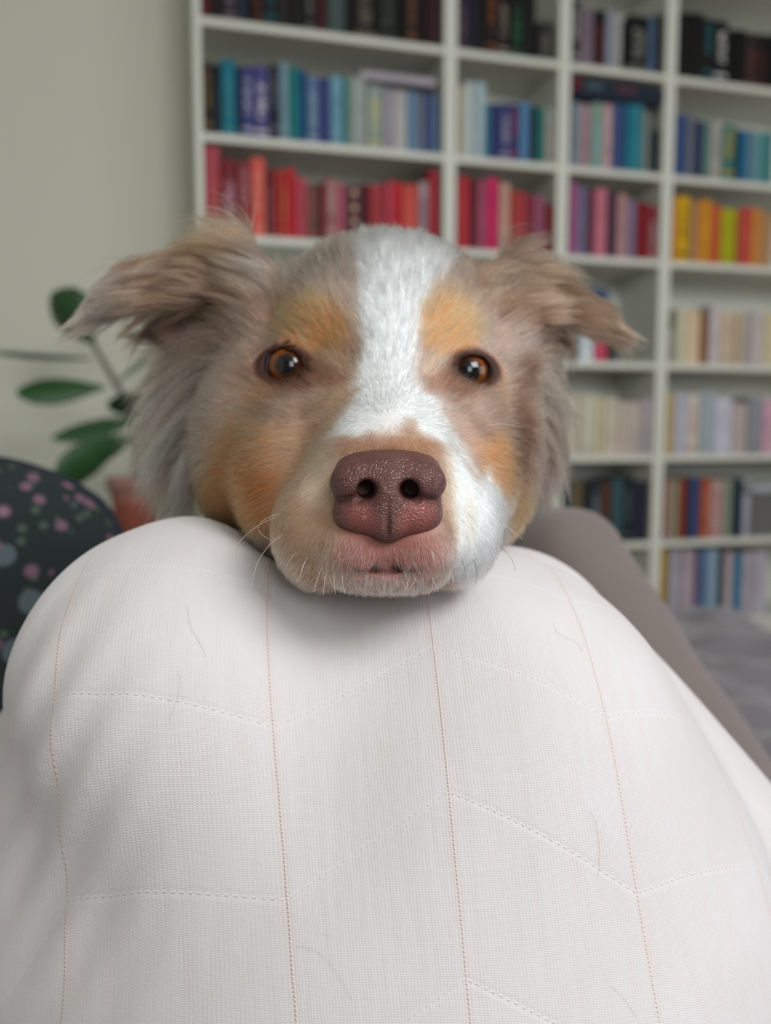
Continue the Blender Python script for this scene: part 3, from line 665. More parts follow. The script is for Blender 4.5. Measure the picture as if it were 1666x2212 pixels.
def pil_xy(gx, gy, w, h, rd=0.8):
    sx, sy = gx * np.sqrt(1 - gy ** 2 / 2), gy * np.sqrt(1 - gx ** 2 / 2)
    return (gx * (1 - rd) * 0.92 + sx * rd) * w / 2, (gy * (1 - rd) * 0.92 + sy * rd) * h / 2
def pillow(name, w, h, t, mat, parent, puff=0.5, n=48):
    u = np.linspace(-1, 1, n)
    gx, gy = np.meshgrid(u, u, indexing='ij')
    ex = (1 - np.abs(gx) ** 2.6) * (1 - np.abs(gy) ** 2.6)
    hz = t / 2 * np.maximum(ex, 0) ** puff
    pin = 1 - 0.06 * (np.abs(gx * gy) ** 2) 
    X, Y = pil_xy(gx, gy, w, h)
    P = np.stack([X, Y, hz], -1).reshape(-1, 3)
    wr = vnoise(P, 14, 3) * 0.004 + vnoise(P, 7, 4) * 0.006
    A = P.copy(); A[:, 2] += wr * (hz.ravel() / (t / 2 + 1e-6))
    B = P.copy(); B[:, 2] = -B[:, 2] + 0.6 * wr * (hz.ravel() / (t / 2 + 1e-6))
    ii, jj = np.meshgrid(np.arange(n - 1), np.arange(n - 1), indexing='ij'); a = (ii * n + jj).ravel()
    q = np.stack([a, a + n, a + n + 1, a + 1], 1)
    me = mesh_np(name, np.concatenate([A, B]), np.concatenate([q, (q + n * n)[:, ::-1]]))
    bm = bmesh.new(); bm.from_mesh(me); bmesh.ops.remove_doubles(bm, verts=bm.verts, dist=1e-5); bm.to_mesh(me); bm.free()
    return link(name, me, mat, parent, True)
def piping(w, h, mat, parent, rad=0.004):
    pts = []
    for k in range(121):
        t = k / 120 * 4
        e, f = int(t) % 4, t % 1
        c = [(-1, -1), (1, -1), (1, 1), (-1, 1), (-1, -1)]
        gx = c[e][0] + (c[e + 1][0] - c[e][0]) * f; gy = c[e][1] + (c[e + 1][1] - c[e][1]) * f
        a_, b_ = pil_xy(gx, gy, w, h); pts.append((a_, b_, 0))
    return link('piping', tube_mesh('piping', pts, rad, 6), mat, parent, True)

# dark floral cushion at the left
N = Nodes('floral_print'); co = N.objco()
v1 = N.n('ShaderNodeTexVoronoi', {'Vector': co, 'Scale': 52.0, 'Randomness': 0.8})
v2 = N.n('ShaderNodeTexVoronoi', {'Vector': co, 'Scale': 30.0, 'Randomness': 1.0})
v3 = N.n('ShaderNodeTexVoronoi', {'Vector': co, 'Scale': 75.0, 'Randomness': 1.0})
keep = N.math('GREATER_THAN', N.n('ShaderNodeSeparateColor', {0: v1.outputs['Color']}).outputs[0], 0.35)
petal = N.math('MULTIPLY', N.math('LESS_THAN', v1.outputs['Distance'], 0.30), keep)
heart = N.math('MULTIPLY', N.math('LESS_THAN', v1.outputs['Distance'], 0.12), keep)
leafy = N.math('MULTIPLY', N.math('LESS_THAN', v3.outputs['Distance'], 0.26), N.math('GREATER_THAN', N.n('ShaderNodeSeparateColor', {0: v3.outputs['Color']}).outputs[1], 0.45))
grey = N.math('MULTIPLY', N.math('LESS_THAN', v2.outputs['Distance'], 0.28), N.math('GREATER_THAN', N.n('ShaderNodeSeparateColor', {0: v2.outputs['Color']}).outputs[2], 0.68))
c = N.mix(leafy, rgba((26, 36, 36)), rgba((66, 82, 70)))
c = N.mix(grey, c, rgba((82, 94, 100)))
c = N.mix(petal, c, rgba((112, 84, 98)))
c = N.mix(heart, c, rgba((160, 130, 146)))
N.set(Base_Color=c, Roughness=0.9); N.bump(N.noise(900, 2, co), 0.0004)
m_floral = N.m
m_navypipe = plain('navy_piping', (26, 32, 48), 0.9)
pr_ = empty('floral_cushion', tuple(float(v) for v in at(-112, 1452, 0.66)))
tag(pr_, 'dark floral cushion with small pink flowers, left of the knitted fabric', 'cushion')
pil = pillow('cover', 0.31, 0.36, 0.13, m_floral, pr_, 0.42)
piping(0.31, 0.36, m_navypipe, pr_)
pr_.rotation_euler = (math.radians(72), math.radians(0), math.radians(14))

# taupe cushion at the right, behind the knitted fabric
m_taupe = plain('taupe_fabric', (114, 103, 99), 0.95, 0.05, 30, 0.0006, 900, 0.2, 0.25)
def taupe_sdf(P):
    a1, b1 = pc(1222, 1222, .68), pc(1505, 1815, .645)
    f = sd_cap(P, a1, b1, .0485, .0815)
    f = smin(f, sd_cap(P, a1 + np.array([.0, -.10, .02]), b1 + np.array([-.01, -.03, .0]), .060, .078), .05)
    f = smin(f, sd_cap(P, a1 + np.array([.0, -.18, .04]), b1 + np.array([.0, -.05, .06]), .060, .07), .05)
    return f + .0016 * vnoise(P, 22, 61) + .0012 * np.sin(P[:, 1] * 60 + P[:, 0] * 90 + 3 * vnoise(P, 12, 62))
def zc(z, d): return (z - CAMZ + d * SP) / CP     # world height -> up coordinate at a distance
TV, TQ = surface_net(lambda P: np.maximum(taupe_sdf(P), zc(SEAT + .001, P[:, 2]) - P[:, 1]), (.02, -.40, .48), (.38, .03, .84), .0045)
tb = at(1350, 1500, .66); tb[2] = SEAT
tme = mesh_np('taupe_cushion', cw(TV[:, 0], TV[:, 1], TV[:, 2]) - tb, TQ)
bm = bmesh.new(); bm.from_mesh(tme); bmesh.ops.recalc_face_normals(bm, faces=bm.faces); bm.to_mesh(tme); bm.free()
tc = link('taupe_cushion', tme, m_taupe, None, True); tc.location = tb
tag(tc, 'plain taupe cushion at the right, between knitted fabric and bookcases', 'cushion')

# crumpled dark grey throw at the right rear of the sofa
m_throw = plain('charcoal_throw', (108, 104, 108), 0.95, 0.08, 40, 0.001, 500, 0.2, 0.3)
n1, n2 = 90, 90
gx, gy = np.meshgrid(np.linspace(0, 1, n1), np.linspace(0, 1, n2), indexing='ij')
Pn = np.stack([gx, gy, 0 * gx], -1).reshape(-1, 3)
hgt = 0.052 + 0.030 * vnoise(Pn, 5.0, 11) + 0.02 * np.abs(vnoise(Pn * np.array([1, 2.0, 1]), 8.0, 12)) + 0.010 * vnoise(Pn, 16, 13)
edge = np.clip(np.minimum.reduce([gx, 1 - gx, gy, 1 - gy]).ravel() / 0.10, 0, 1)
hgt = hgt * (edge * (2 - edge)) ** 0.6
T = np.stack([(gx.ravel() - 0.3) * 0.75 , gy.ravel() * 0.66, hgt], 1)
ii, jj = np.meshgrid(np.arange(n1 - 1), np.arange(n2 - 1), indexing='ij'); a = (ii * n2 + jj).ravel()
Fq = np.stack([a, a + n2, a + n2 + 1, a + 1], 1)
Bt = T.copy(); Bt[:, 2] = 0
o = link('throw', mesh_np('throw', np.concatenate([T, Bt]), np.concatenate([Fq, (Fq + n1 * n2)[:, ::-1]])), m_throw, None, True)
o.location = (0.52, 0.76, SEAT + 0.001)
tag(o, 'crumpled charcoal throw on the sofa at the right picture edge', 'blanket')

# ------------------------------------------------------------------ knitted fabric mound in front
def mound_sdf(P):
    f = sd_ell(P, np.array([0.012, -0.212, 0.400]), np.array([0.172, 0.178, 0.145]))
    f = smin(f, sd_ell(P, np.array([-0.084, -0.076, 0.372]), np.array([0.076, 0.074, 0.085])), 0.05)
    f = smin(f, sd_ell(P, np.array([0.046, -0.092, 0.372]), np.array([0.066, 0.070, 0.080])), 0.05)
    f = smin(f, sd_ell(P, np.array([-0.100, -0.20, 0.445]), np.array([0.124, 0.16, 0.118])), 0.04)
    g = sd_cap(P, np.array([0.058, -0.086, 0.432]), np.array([0.215, -0.272, 0.450]),   .068, .080)
    g = smin(g, sd_ell(P, np.array([0.10, -0.29, 0.43]), np.array([0.14, 0.14, 0.09])), .03)
    f = smin(f, g, 0.006)
    return f
HEADDENT = None
def mound_full(P):
    f = mound_sdf(P)
    # wrinkles pulled diagonally at the lower left and softly over the front
    u = P[:, 0] * 0.86 - P[:, 1] * 0.5
    w = np.exp(-((P[:, 0] + 0.13) / 0.035) ** 2) * np.exp(-((P[:, 1] + 0.10) / 0.06) ** 2)
    f = f + 0.0022 * w * np.sin(u * 330)
    f = f + 0.0012 * vnoise(P * np.array([1, 0.35, 1]), 30, 21) + 0.0016 * vnoise(P, 14, 22)
    return f
# ------------------------------------------------------------------ the dog (modelled in right/up/forward metres)
def S(px, py, d): return pc(px, py, d)
HEAD = [  # picture position, distance, radii
    (825, 722, .428, .058, .046, .056), (838, 690, .398, .040, .033, .035),
    (556, 965, .398, .030, .046, .044), (1052, 975, .404, .025, .045, .044),
    (692, 722, .3745, .017, .017, .018), (958, 728, .3775, .0165, .017, .018),
    (612, 885, .3765, .019, .019, .020), (1030, 890, .381, .019, .019, .020),
    (565, 730, .412, .024, .028, .026), (1075, 740, .415, .020, .028, .026),
    (470, 870, .435, .022, .044, .030), (1122, 875, .438, .014, .042, .030),
    (832, 800, .374, .028, .036, .030), (640, 1035, .350, .026, .034, .030), (1005, 1010, .352, .022, .032, .030),
    (826, 905, .356, .030, .030, .029), (832, 985, .327, .0275, .0255, .028), (838, 1040, .3015, .0245, .0205, .0200),
]
LIPS = [
    (695, 1150, .313, .0180, .0215, .026), (972, 1140, .315, .0185, .0225, .026), (1012, 1070, .335, .0130, .022, .022),
    (772, 1184, .2895, .0140, .0125, .0130), (904, 1184, .2895, .0140, .0125, .0130),
    (838, 1180, .297, .020, .016, .015),
]
CHIN = (835, 1240, .293, .0210, .0062, .0150)
EYES = [  # centre, ball radius, opening half-width, half-height, tilt, outward yaw
    (S(627, 797, .3640), .0110, .0093, .0064, -0.20, -0.20),
    (S(1007, 808, .3675), .0110, .0086, .0060, 0.14, 0.20),
]
EAR_L = dict(A=(588, 585, .405), B=(510, 525, .425), C=(420, 545, .43), D=(250, 588, .425), T=(194, 688, .405), E=(300, 660, .395), G=(425, 640, .395), H=(540, 650, .39),
             I=(330, 722, .432), J=(400, 790, .428), K=(505, 780, .410))
EAR_R = dict(A=(1045, 590, .41), B=(1105, 565, .425), C=(1190, 603, .43), D=(1270, 650, .43), T=(1318, 712, .42), E=(1240, 690, .405), G=(1165, 690, .40), H=(1085, 670, .40),
             I=(1192, 745, .432), J=(1175, 790, .430), K=(1115, 770, .415))
FLAP = ['ABH', 'BGH', 'BCG', 'CEG', 'CDE', 'DTE']
BACKS = ['CIK', 'IJK', 'AKC']
def ear_sdf(P, ear, keys, th):
    pts = {k: S(*v) for k, v in ear.items()}
    f = None
    for t in keys:
        d = sd_tri(P, pts[t[0]], pts[t[1]], pts[t[2]]) - th
        f = d if f is None else smin(f, d, 0.004)
    return f

def masked(P, m, fn, far):
    out = np.full(len(P), far)
    if m.any(): out[m] = fn(P[m])
    return out

def head_sdf(P):
    f = None
    for p in HEAD:
        d = sd_ell(P, S(*p[:3]), np.array(p[3:]))
        f = d if f is None else smin(f, d, 0.020)
    l = None
    for p in LIPS:
        d = sd_ell(P, S(*p[:3]), np.array(p[3:]))
        l = d if l is None else smin(l, d, 0.006)
    f = smin(f, l, 0.010)
    # mouth: chin under the lips with a parted lip line
    ch = sd_ell(P, S(*CHIN[:3]), np.array(CHIN[3:]))
    groove = np.minimum(sd_cap(P, S(760, 1252, .283), S(832, 1222, .279), .0010, .0016), sd_cap(P, S(832, 1222, .279), S(905, 1250, .283), .0016, .0010))
    f = smin(f, ch, 0.004)
    f = smax(f, -groove, 0.002)
    f = smax(f, -sd_cap(P, S(838, 1150, .272), S(834, 1222, .2765), .0005, .0008), 0.0025)       # philtrum
    # seat for the nose pad
    f = smax(f, -sd_ell(P, S(838, 1052, .281), np.array([.0165, .0135, .010])), 0.002)
    # eyes: lids over a ball, with an almond opening
    for c, r, a, b, tilt, yaw in EYES:
        f = smin(f, np.linalg.norm(P - c, axis=1) - (r + .0020), 0.007)
        q = P - c
        x = q[:, 0] * math.cos(yaw) + q[:, 2] * math.sin(yaw); z = -(-q[:, 0] * math.sin(yaw) + q[:, 2] * math.cos(yaw)); y = q[:, 1]
        xr = x * math.cos(tilt) - y * math.sin(tilt) * -1.0; yr = -x * math.sin(tilt) * -1.0 * -1.0 + y * math.cos(tilt)
        R = (a * a + b * b) / (2 * b)
        ves = np.maximum(np.hypot(xr, yr + (R - b)) - R, np.hypot(xr, yr - (R - b)) - R)
        cut = np.maximum(ves, -z)
        ball = np.linalg.norm(q, axis=1) - (r + .0003)
        f = smax(f, -np.minimum(cut, ball + 0.0), 0.0012)
    return f

def body_sdf(P):
    b = sd_cap(P, S(815, 960, .475), np.array([-.03, zc(.640, .60), .60]), .066, .088)
    ch = sd_ell(P, np.array([-.045, zc(.560, .68), .68]), np.array([.102, .112, .15]))
    b = smin(b, ch, .05)
    b = smin(b, sd_ell(P, np.array([-.05, zc(.560, .85), .85]), np.array([.105, .108, .17])), .05)
    b = smin(b, sd_ell(P, np.array([-.05, zc(.550, 1.02), 1.02]), np.array([.112, .105, .12])), .05)
    for s in (-1, 1):
        b = smin(b, sd_cap(P, np.array([-.045 + .085 * s, zc(.53, .68), .68]), np.array([-.045 + .095 * s, zc(.475, .62), .62]), .045, .028), .03)      # upper arm
        b = smin(b, sd_cap(P, np.array([-.045 + .095 * s, zc(.475, .62), .62]), np.array([-.045 + .10 * s, zc(.466, .54), .54]), .027, .021), .02)      # forearm
        b = smin(b, sd_ell(P, np.array([-.045 + .10 * s, zc(.464, .53), .53]), np.array([.026, .02, .034])), .012)                               # paw
        b = smin(b, sd_ell(P, np.array([-.05 + .115 * s, zc(.52, 1.0), 1.0]), np.array([.05, .075, .09])), .03)                           # thigh
        b = smin(b, sd_cap(P, np.array([-.05 + .14 * s, zc(.475, .93), .93]), np.array([-.05 + .15 * s, zc(.467, 1.07), 1.07]), .027, .022), .02)  # shank, heel
        b = smin(b, sd_ell(P, np.array([-.05 + .15 * s, zc(.464, .93), .93]), np.array([.026, .02, .042])), .012)                         # hind paw
    b = smin(b, sd_ell(P, np.array([-.05, zc(.58, 1.13), 1.13]), np.array([.025, .03, .03])), .02)                                        # bobtail
    return b
def ears_sdf(P):
    out = np.full(len(P), 1.0)
    for e, m in ((EAR_L, P[:, 0] < -.03), (EAR_R, P[:, 0] > .03)):
        if m.any():
            out[m] = np.minimum(ear_sdf(P[m], e, FLAP, .0032), ear_sdf(P[m], e, BACKS, .0030))
    return out

def dog_sdf(P):
    f = masked(P, P[:, 2] < .54, head_sdf, .08)
    f = smin(f, masked(P, P[:, 2] > .36, body_sdf, .08), .03)       # neck, trunk and limbs lie on the sofa behind the head
    f = smin(f, masked(P, (P[:, 1] > .03) & (P[:, 2] < .48) & (P[:, 2] > .35), ears_sdf, .08), .006)
    return np.maximum(f, (zc(SEAT + .002, P[:, 2]) - P[:, 1]))

DV, DQ = surface_net(dog_sdf, (-.23, -.46, .262), (.18, .145, 1.18), .0022)
# light smoothing keeps the lids crisp while removing the grid steps
def relax(V, Q, it, lam=0.5):
    n = len(V)
    e = np.concatenate([Q[:, [0, 1]], Q[:, [1, 2]], Q[:, [2, 3]], Q[:, [3, 0]]])
    a = np.concatenate([e[:, 0], e[:, 1]]); b = np.concatenate([e[:, 1], e[:, 0]])
    cnt = np.bincount(a, minlength=n).astype(float)
    for _ in range(it):
        m = np.stack([np.bincount(a, V[b, k], n) for k in range(3)], 1) / cnt[:, None]
        V = V + lam * (m - V)
    return V
DV = relax(DV, DQ, 2)
def quad_normals(V, Q):
    fn = np.cross(V[Q[:, 2]] - V[Q[:, 0]], V[Q[:, 3]] - V[Q[:, 1]])
    vn = np.zeros_like(V)
    for k in range(4): 
        for c in range(3): vn[:, c] += np.bincount(Q[:, k], fn[:, c], len(V))
    return vn / (np.linalg.norm(vn, axis=1)[:, None] + 1e-12), fn
DN, DFN = quad_normals(DV, DQ)
_c = DV - np.array([0, -0.05, 0.45])
if np.mean((DN * _c).sum(1)) < 0: DQ = DQ[:, ::-1]; DN, DFN = quad_normals(DV, DQ)

# ---- coat colours, laid out on the face chart
def poly_sd(x, y, poly):
    p = np.array(poly, float); n = len(p)
    d = np.full(len(x), 1e18); s = np.ones(len(x))
    for i in range(n):
        a, b = p[i], p[(i + 1) % n]
        ex, ey = b - a
        wx, wy = x - a[0], y - a[1]
        t = np.clip((wx * ex + wy * ey) / (ex * ex + ey * ey), 0, 1)
        d = np.minimum(d, (wx - ex * t) ** 2 + (wy - ey * t) ** 2)
        c1 = y >= a[1]; c2 = y < b[1]; c3 = ex * wy > ey * wx
        flip = (c1 & c2 & c3) | (~c1 & ~c2 & ~c3)
        s = np.where(flip, -s, s)
    return s * np.sqrt(d)
def soft(sd, w): return 1 / (1 + np.exp(np.clip(sd / w * 3, -40, 40)))
def ellm(x, y, cx, cy, rx, ry, rot=0.0, w=0.2):
    a, b = (x - cx), (y - cy); c, s = math.cos(rot), math.sin(rot)
    r = np.hypot((a * c + b * s) / rx, (-a * s + b * c) / ry)
    return soft(r - 1, w)
W_ = (230, 235, 235)
BLAZE = [(760, 500), (990, 500), (985, 560), (935, 620), (906, 680), (900, 760), (905, 820), (950, 870), (985, 930), (1010, 980), (1035, 1040), (1060, 1010), (1100, 1080), (1090, 1180),
         (1040, 1260), (985, 1275), (975, 1200), (985, 1100), (968, 1000), (930, 950), (860, 925), (800, 930), (760, 945), (715, 960), (712, 935), (745, 890), (770, 830), (778, 760), (782, 700), (775, 600)]
def coat(P, jitter=0.0):
    x, y = chart(P)
    n1 = vnoise(P, 55, 1); n2 = vnoise(P, 130, 2); n3 = vnoise(P, 320, 3); n4 = vnoise(P * np.array([1, .45, 1]), 210, 4)
    x = x + 9 * n2 + 5 * n3 + jitter * rng.normal(0, 7, len(x)); y = y + 9 * vnoise(P, 130, 5) + 5 * vnoise(P, 320, 6) + jitter * rng.normal(0, 7, len(x))
    C = np.empty((len(P), 3))
    def mixc(m, c):
        nonlocal C
        C = C * (1 - m[:, None]) + np.asarray(c, float) * m[:, None]
    # red merle ground colour
    C[:] = (176, 146, 129)
    mixc(0.75 * soft(-(n1 + 0.7 * n4 - 0.15), .35), (112, 82, 66))
    mixc(0.5 * soft(-(n4 + 0.3 * n2 - 0.45), .3), (206, 186, 174))
    # ears
    earl = ellm(x, y, 400, 590, 210, 130, -0.35, .2); earr = ellm(x, y, 1190, 640, 170, 110, 0.5, .2)
    e = np.maximum(earl, earr)
    mixc(e * 0.8, (124, 86, 62))
    mixc(e * 0.8 * soft(-(n4 + 0.6 * n2 - 0.25), .3), (96, 66, 46))
    mixc(e * 0.7 * soft(-(vnoise(P, 70, 8) + 0.5 * n4 - 0.35), .3), (174, 144, 122))
    mixc(ellm(x, y, 245, 620, 70, 70, 0, .3) * 0.75, (182, 158, 148))
    mixc(ellm(x, y, 195, 685, 34, 26, 0, .3) * 0.8, (190, 150, 132))
    mixc(ellm(x, y, 500, 545, 60, 45, 0.3, .3) * 0.6, (116, 78, 46))
    mixc(ellm(x, y, 1085, 600, 50, 50, 0, .3) * 0.5, (136, 108, 86))
    # pink inner ear and the dark hollow hair above it
    mixc(ellm(x, y, 400, 715, 62, 38, 0.1, .3), (206, 168, 166))
    # crown greyer on the left, cheeks orange
    mixc(ellm(x, y, 660, 590, 110, 70, 0, .3) * 0.55, (190, 168, 152))
    orange = (166, 98, 50)
    mixc(soft(poly_sd(x, y, [(500, 900), (575, 930), (600, 990), (640, 1010), (640, 1160), (330, 1160), (420, 1060), (455, 960)]), 28) * .92, orange)
    mixc(soft(poly_sd(x, y, [(1035, 960), (1085, 935), (1118, 960), (1130, 1040), (1200, 1140), (1080, 1160), (1060, 1060)]), 24) * .95, (190, 130, 80))
    mixc(ellm(x, y, 590, 960, 70, 60, 0.3, .4) * .55, (190, 152, 118))
    # tan side of the muzzle, cream towards the nose
    mixc(soft(poly_sd(x, y, [(610, 960), (700, 900), (745, 860), (720, 950), (716, 1010), (720, 1100), (800, 1290), (560, 1290), (590, 1120)]), 30) * .9, (172, 138, 110))
    mixc(ellm(x, y, 690, 1030, 36, 80, 0.1, .4) * .75, (206, 184, 160))
    mixc(ellm(x, y, 735, 840, 38, 70, 0.25, .4) * .6, (196, 162, 130))
    # eyebrows
    mixc(ellm(x, y, 678, 708, 82, 66, 0.5, .25) * .95, (184, 130, 80))
    mixc(ellm(x, y, 968, 708, 66, 78, -0.2, .25) * .95, (188, 136, 86))
    mixc(ellm(x, y, 700, 785, 40, 26, 0.3, .4) * .7, (190, 164, 142))
    mixc(ellm(x, y, 945, 790, 36, 26, -0.3, .4) * .7, (206, 180, 158))
    # white blaze running down to the right lip, with brown fringe over the nose
    mixc(soft(poly_sd(x, y, BLAZE), 13), W_)
    mixc(ellm(x, y, 1018, 1130, 14, 64, 0.05, .5) * .32, (210, 188, 156))
    mixc(ellm(x, y, 838, 966, 128, 26, 0.02, .35) * .85, (156, 112, 84))
    mixc(ellm(x, y, 885, 932, 24, 22, 0, .5) * .7, (168, 130, 104))
    mixc(ellm(x, y, 835, 920, 30, 32, 0, .5) * .6, (224, 218, 214))
    mixc(ellm(x, y, 975, 1060, 18, 70, -0.05, .4) * .5, (214, 188, 156))
    # pink-brown lips
    lip = ellm(x, y, 838, 1190, 120, 62, 0, .3)
    mixc(lip * .8, (176, 118, 106))
    mixc(ellm(x, y, 835, 1255, 150, 24, 0, .4) * .75, (192, 160, 150))
    mixc(ellm(x, y, 950, 1262, 36, 12, 0, .5) * .6, (150, 100, 84))
    mixc(ellm(x, y, 700, 1255, 40, 20, 0, .5) * .5, (160, 112, 84))
    # dark eye surrounds
    for ex, ey, rx, ry, rt, st in ((628, 803, 66, 50, 0.15, 1), (1008, 812, 58, 46, -0.1, 1)):
        mixc(ellm(x, y, ex, ey, rx, ry, rt, .22) * .9, (112, 72, 54))
    mixc(ellm(x, y, 715, 815, 42, 20, 0.2, .4) * .75, (140, 92, 70)); mixc(ellm(x, y, 945, 828, 24, 18, 0, .4) * .7, (156, 106, 82))
    mixc(ellm(x, y, 565, 850, 34, 50, 0.5, .4) * .6, (132, 96, 66)); mixc(ellm(x, y, 1080, 850, 22, 50, -0.3, .4) * .55, (140, 104, 74))
    # ruff: pale locks at the left, dark brown edge at the right
    mixc(ellm(x, y, 420, 880, 100, 150, 0.3, .3) * .55, (188, 162, 148))
    mixc(ellm(x, y, 1130, 905, 24, 135, 0.05, .3) * .9, (92, 62, 46))
    mixc(ellm(x, y, 1180, 850, 40, 80, 0.1, .3) * .4, (196, 172, 150))
    # behind the head: merle back, white chest
    back = soft(-(P[:, 2] - .53), .03)
    cb = np.where((n1 + .5 * n4 > .1)[:, None], np.array([(134, 100, 78)]), np.array([(176, 152, 138)]))
    C = C * (1 - back[:, None]) + cb * back[:, None]
    chest = soft(-(P[:, 2] - .46), .02) * soft(P[:, 1] + .06, .03)
    mixc(chest * (1 - back), (216, 214, 208))
    return C

def eye_gap(P):
    """signed gap to the nearest lid opening, metres"""
    g = np.full(len(P), 1.0)
    for c, r, a, b, tilt, yaw in EYES:
        q = P - c
        x = q[:, 0] * math.cos(yaw) + q[:, 2] * math.sin(yaw); z = -(-q[:, 0] * math.sin(yaw) + q[:, 2] * math.cos(yaw)); y = q[:, 1]
        xr = x * math.cos(tilt) + y * math.sin(tilt); yr = -x * math.sin(tilt) + y * math.cos(tilt)
        k = np.hypot(xr / a, yr / b)
        g = np.minimum(g, np.where(np.linalg.norm(q, axis=1) < .03, (k - 1) * b, 1.0))
    return g

ROOT = cw(0.02, zc(SEAT, .80), .80)
skinC = coat(DV)
g = eye_gap(DV); sx, sy = chart(DV)
lidm = soft(g - .0032, .0016)[:, None]
skinC = skinC * (1 - lidm) + np.array([(58, 32, 26)]) * lidm
nose_near = ellm(sx, sy, 838, 1200, 110, 50, 0, .3)[:, None] * (DV[:, 2:3] < .31)
skinC = skinC * (1 - .8 * nose_near) + np.array([(150, 92, 84)]) * .8 * nose_near
groovem = (ellm(sx, sy, 834, 1232, 72, 9, 0, .4) * (DV[:, 2] < .30))[:, None]
skinC = skinC * (1 - groovem) + np.array([(70, 40, 36)]) * groovem

me = mesh_np('dog', cw(DV[:, 0], DV[:, 1], DV[:, 2]) - ROOT, DQ)
ca = me.color_attributes.new('coat', 'FLOAT_COLOR', 'POINT')
ca.data.foreach_set('color', np.concatenate([lin(skinC), np.ones((len(DV), 1))], 1).astype(np.float32).ravel())
N = Nodes('dog_skin')
cattr = N.n('ShaderNodeAttribute', attribute_name='coat')
N.set(Base_Color=cattr.outputs['Color'], Roughness=0.6)
N.bsdf.inputs['Specular IOR Level'].default_value = 0.25
N.bump(N.noise(2500, 2, N.objco()), 0.0002)
dog = link('dog', me, N.m, None, True)
dog.location = ROOT
tag(dog, 'brown and white merle dog resting its chin on the cream knitted fabric', 'dog')

# ---- eyes
for c, r, a, b, tilt, yaw in EYES:
    eb = bmesh.new()
    bmesh.ops.create_uvsphere(eb, u_segments=48, v_segments=32, radius=1.0)
    em = bpy.data.meshes.new('eye'); eb.to_mesh(em); eb.free()
    N = Nodes('eye_' + ('near' if yaw < 0 else 'far')); co = N.objco()
    sp = N.n('ShaderNodeSeparateXYZ', {0: co}).outputs
    ang = N.math('ARCCOSINE', sp[2])
    fib = N.noise(6, 3, N.n('ShaderNodeMapping', {'Vector': co, 'Scale': (4, 4, .5)}).outputs[0])
    iris = N.mix(fib, rgba((70, 34, 14)), rgba((140, 76, 28)))
    iris = N.mix(N.math('MULTIPLY', N.math('SUBTRACT', ang, 0.74), 6.0, clamp=True), iris, rgba((40, 22, 14)))
    dark = N.math('MULTIPLY', N.math('SUBTRACT', 0.56, ang), 7.0, clamp=True)
    cc = N.mix(dark, iris, rgba((34, 20, 14)))
    cc = N.mix(N.math('MULTIPLY', N.math('SUBTRACT', 0.36, ang), 20.0, clamp=True), cc, (0.003, 0.003, 0.004, 1))
    cc = N.mix(N.math('MULTIPLY', N.math('SUBTRACT', ang, 0.93), 14.0, clamp=True), cc, rgba((168, 166, 180)))
    N.set(Base_Color=cc, Roughness=0.25)
    N.bsdf.inputs['Specular IOR Level'].default_value = 0.0; N.bsdf.inputs['Coat Weight'].default_value = 1.0; N.bsdf.inputs['Coat Roughness'].default_value = 0.02
    eo = link('eye', em, N.m, dog, True)
    cwv = cw(*c)
    gaze = Vector(CAM + np.array([0, 0, 0.05]) - cwv).normalized()
    side = Vector((math.sin(yaw) * 0.75, 0, 0.03))
    gaze = (gaze + side).normalized()
    eo.rotation_euler = gaze.to_track_quat('Z', 'Y').to_euler()
    eo.scale = (r, r, r); eo.location = cwv - ROOT

# ---- nose pad, finer
def nose_sdf(P):
    f = sd_ell(P, S(838, 1044, .2870), np.array([.0184, .0136, .0160]))
    f = smin(f, sd_ell(P, S(838, 1022, .2905), np.array([.0180, .0105, .0150])), .004)
    for cx in (763, 914):
        f = smin(f, sd_ell(P, S(cx, 1044, .2790), np.array([.0078, .0070, .0080])), .004)        # wing
    f = smin(f, sd_ell(P, S(838, 1114, .2835), np.array([.0140, .0078, .0115])), .006)             # lower middle
    for cx in (778, 898):
        f = smin(f, sd_ell(P, S(cx, 1110, .2830), np.array([.0092, .0072, .0092])), .004)
    f = smin(f, sd_cap(P, S(838, 1060, .2745), S(838, 1140, .2765), .0046, .0046), .004)           # septum
    top = S(838, 968, .285)[1]
    f = smax(f, P[:, 1] - top - .10 * (P[:, 2] - .285), .006)
    for s in (-1, 1):
        X = lambda dx: 838 + s * dx
        hole = sd_cap(P, S(X(45), 1052, .266), S(X(38), 1072, .266), .0031, .0029)
        hole = smin(hole, sd_cap(P, S(X(44), 1060, .268), S(X(52), 1052, .290), .0034, .0026), .001)
        hole = smin(hole, sd_cap(P, S(X(42), 1072, .268), S(X(64), 1078, .274), .0022, .0015), .002)
        hole = smin(hole, sd_cap(P, S(X(62), 1078, .2715), S(X(92), 1083, .2745), .0016, .0012), .0015)
        hole = smin(hole, sd_cap(P, S(X(92), 1083, .2745), S(X(118), 1066, .281), .0012, .0007), .001)
        f = smax(f, -hole, .0018)
    f = smax(f, -sd_cap(P, S(838, 1078, .2690), S(838, 1165, .2735), .0003, .0007), .0016)         # philtrum groove
    return f
NV, NQ = surface_net(nose_sdf, (-.026, -.024, .262), (.028, .030, .308), .00055)
NV = relax(NV, NQ, 1)
nn, _ = quad_normals(NV, NQ)
if np.mean((nn * (NV - S(838, 1050, .288))).sum(1)) < 0: NQ = NQ[:, ::-1]
nc = cw(*S(838, 1060, .285))
nme = mesh_np('nose', cw(NV[:, 0], NV[:, 1], NV[:, 2]) - nc, NQ)
nx, ny = chart(NV)
ncol = np.tile(np.array([(98, 62, 58)], float), (len(NV), 1))
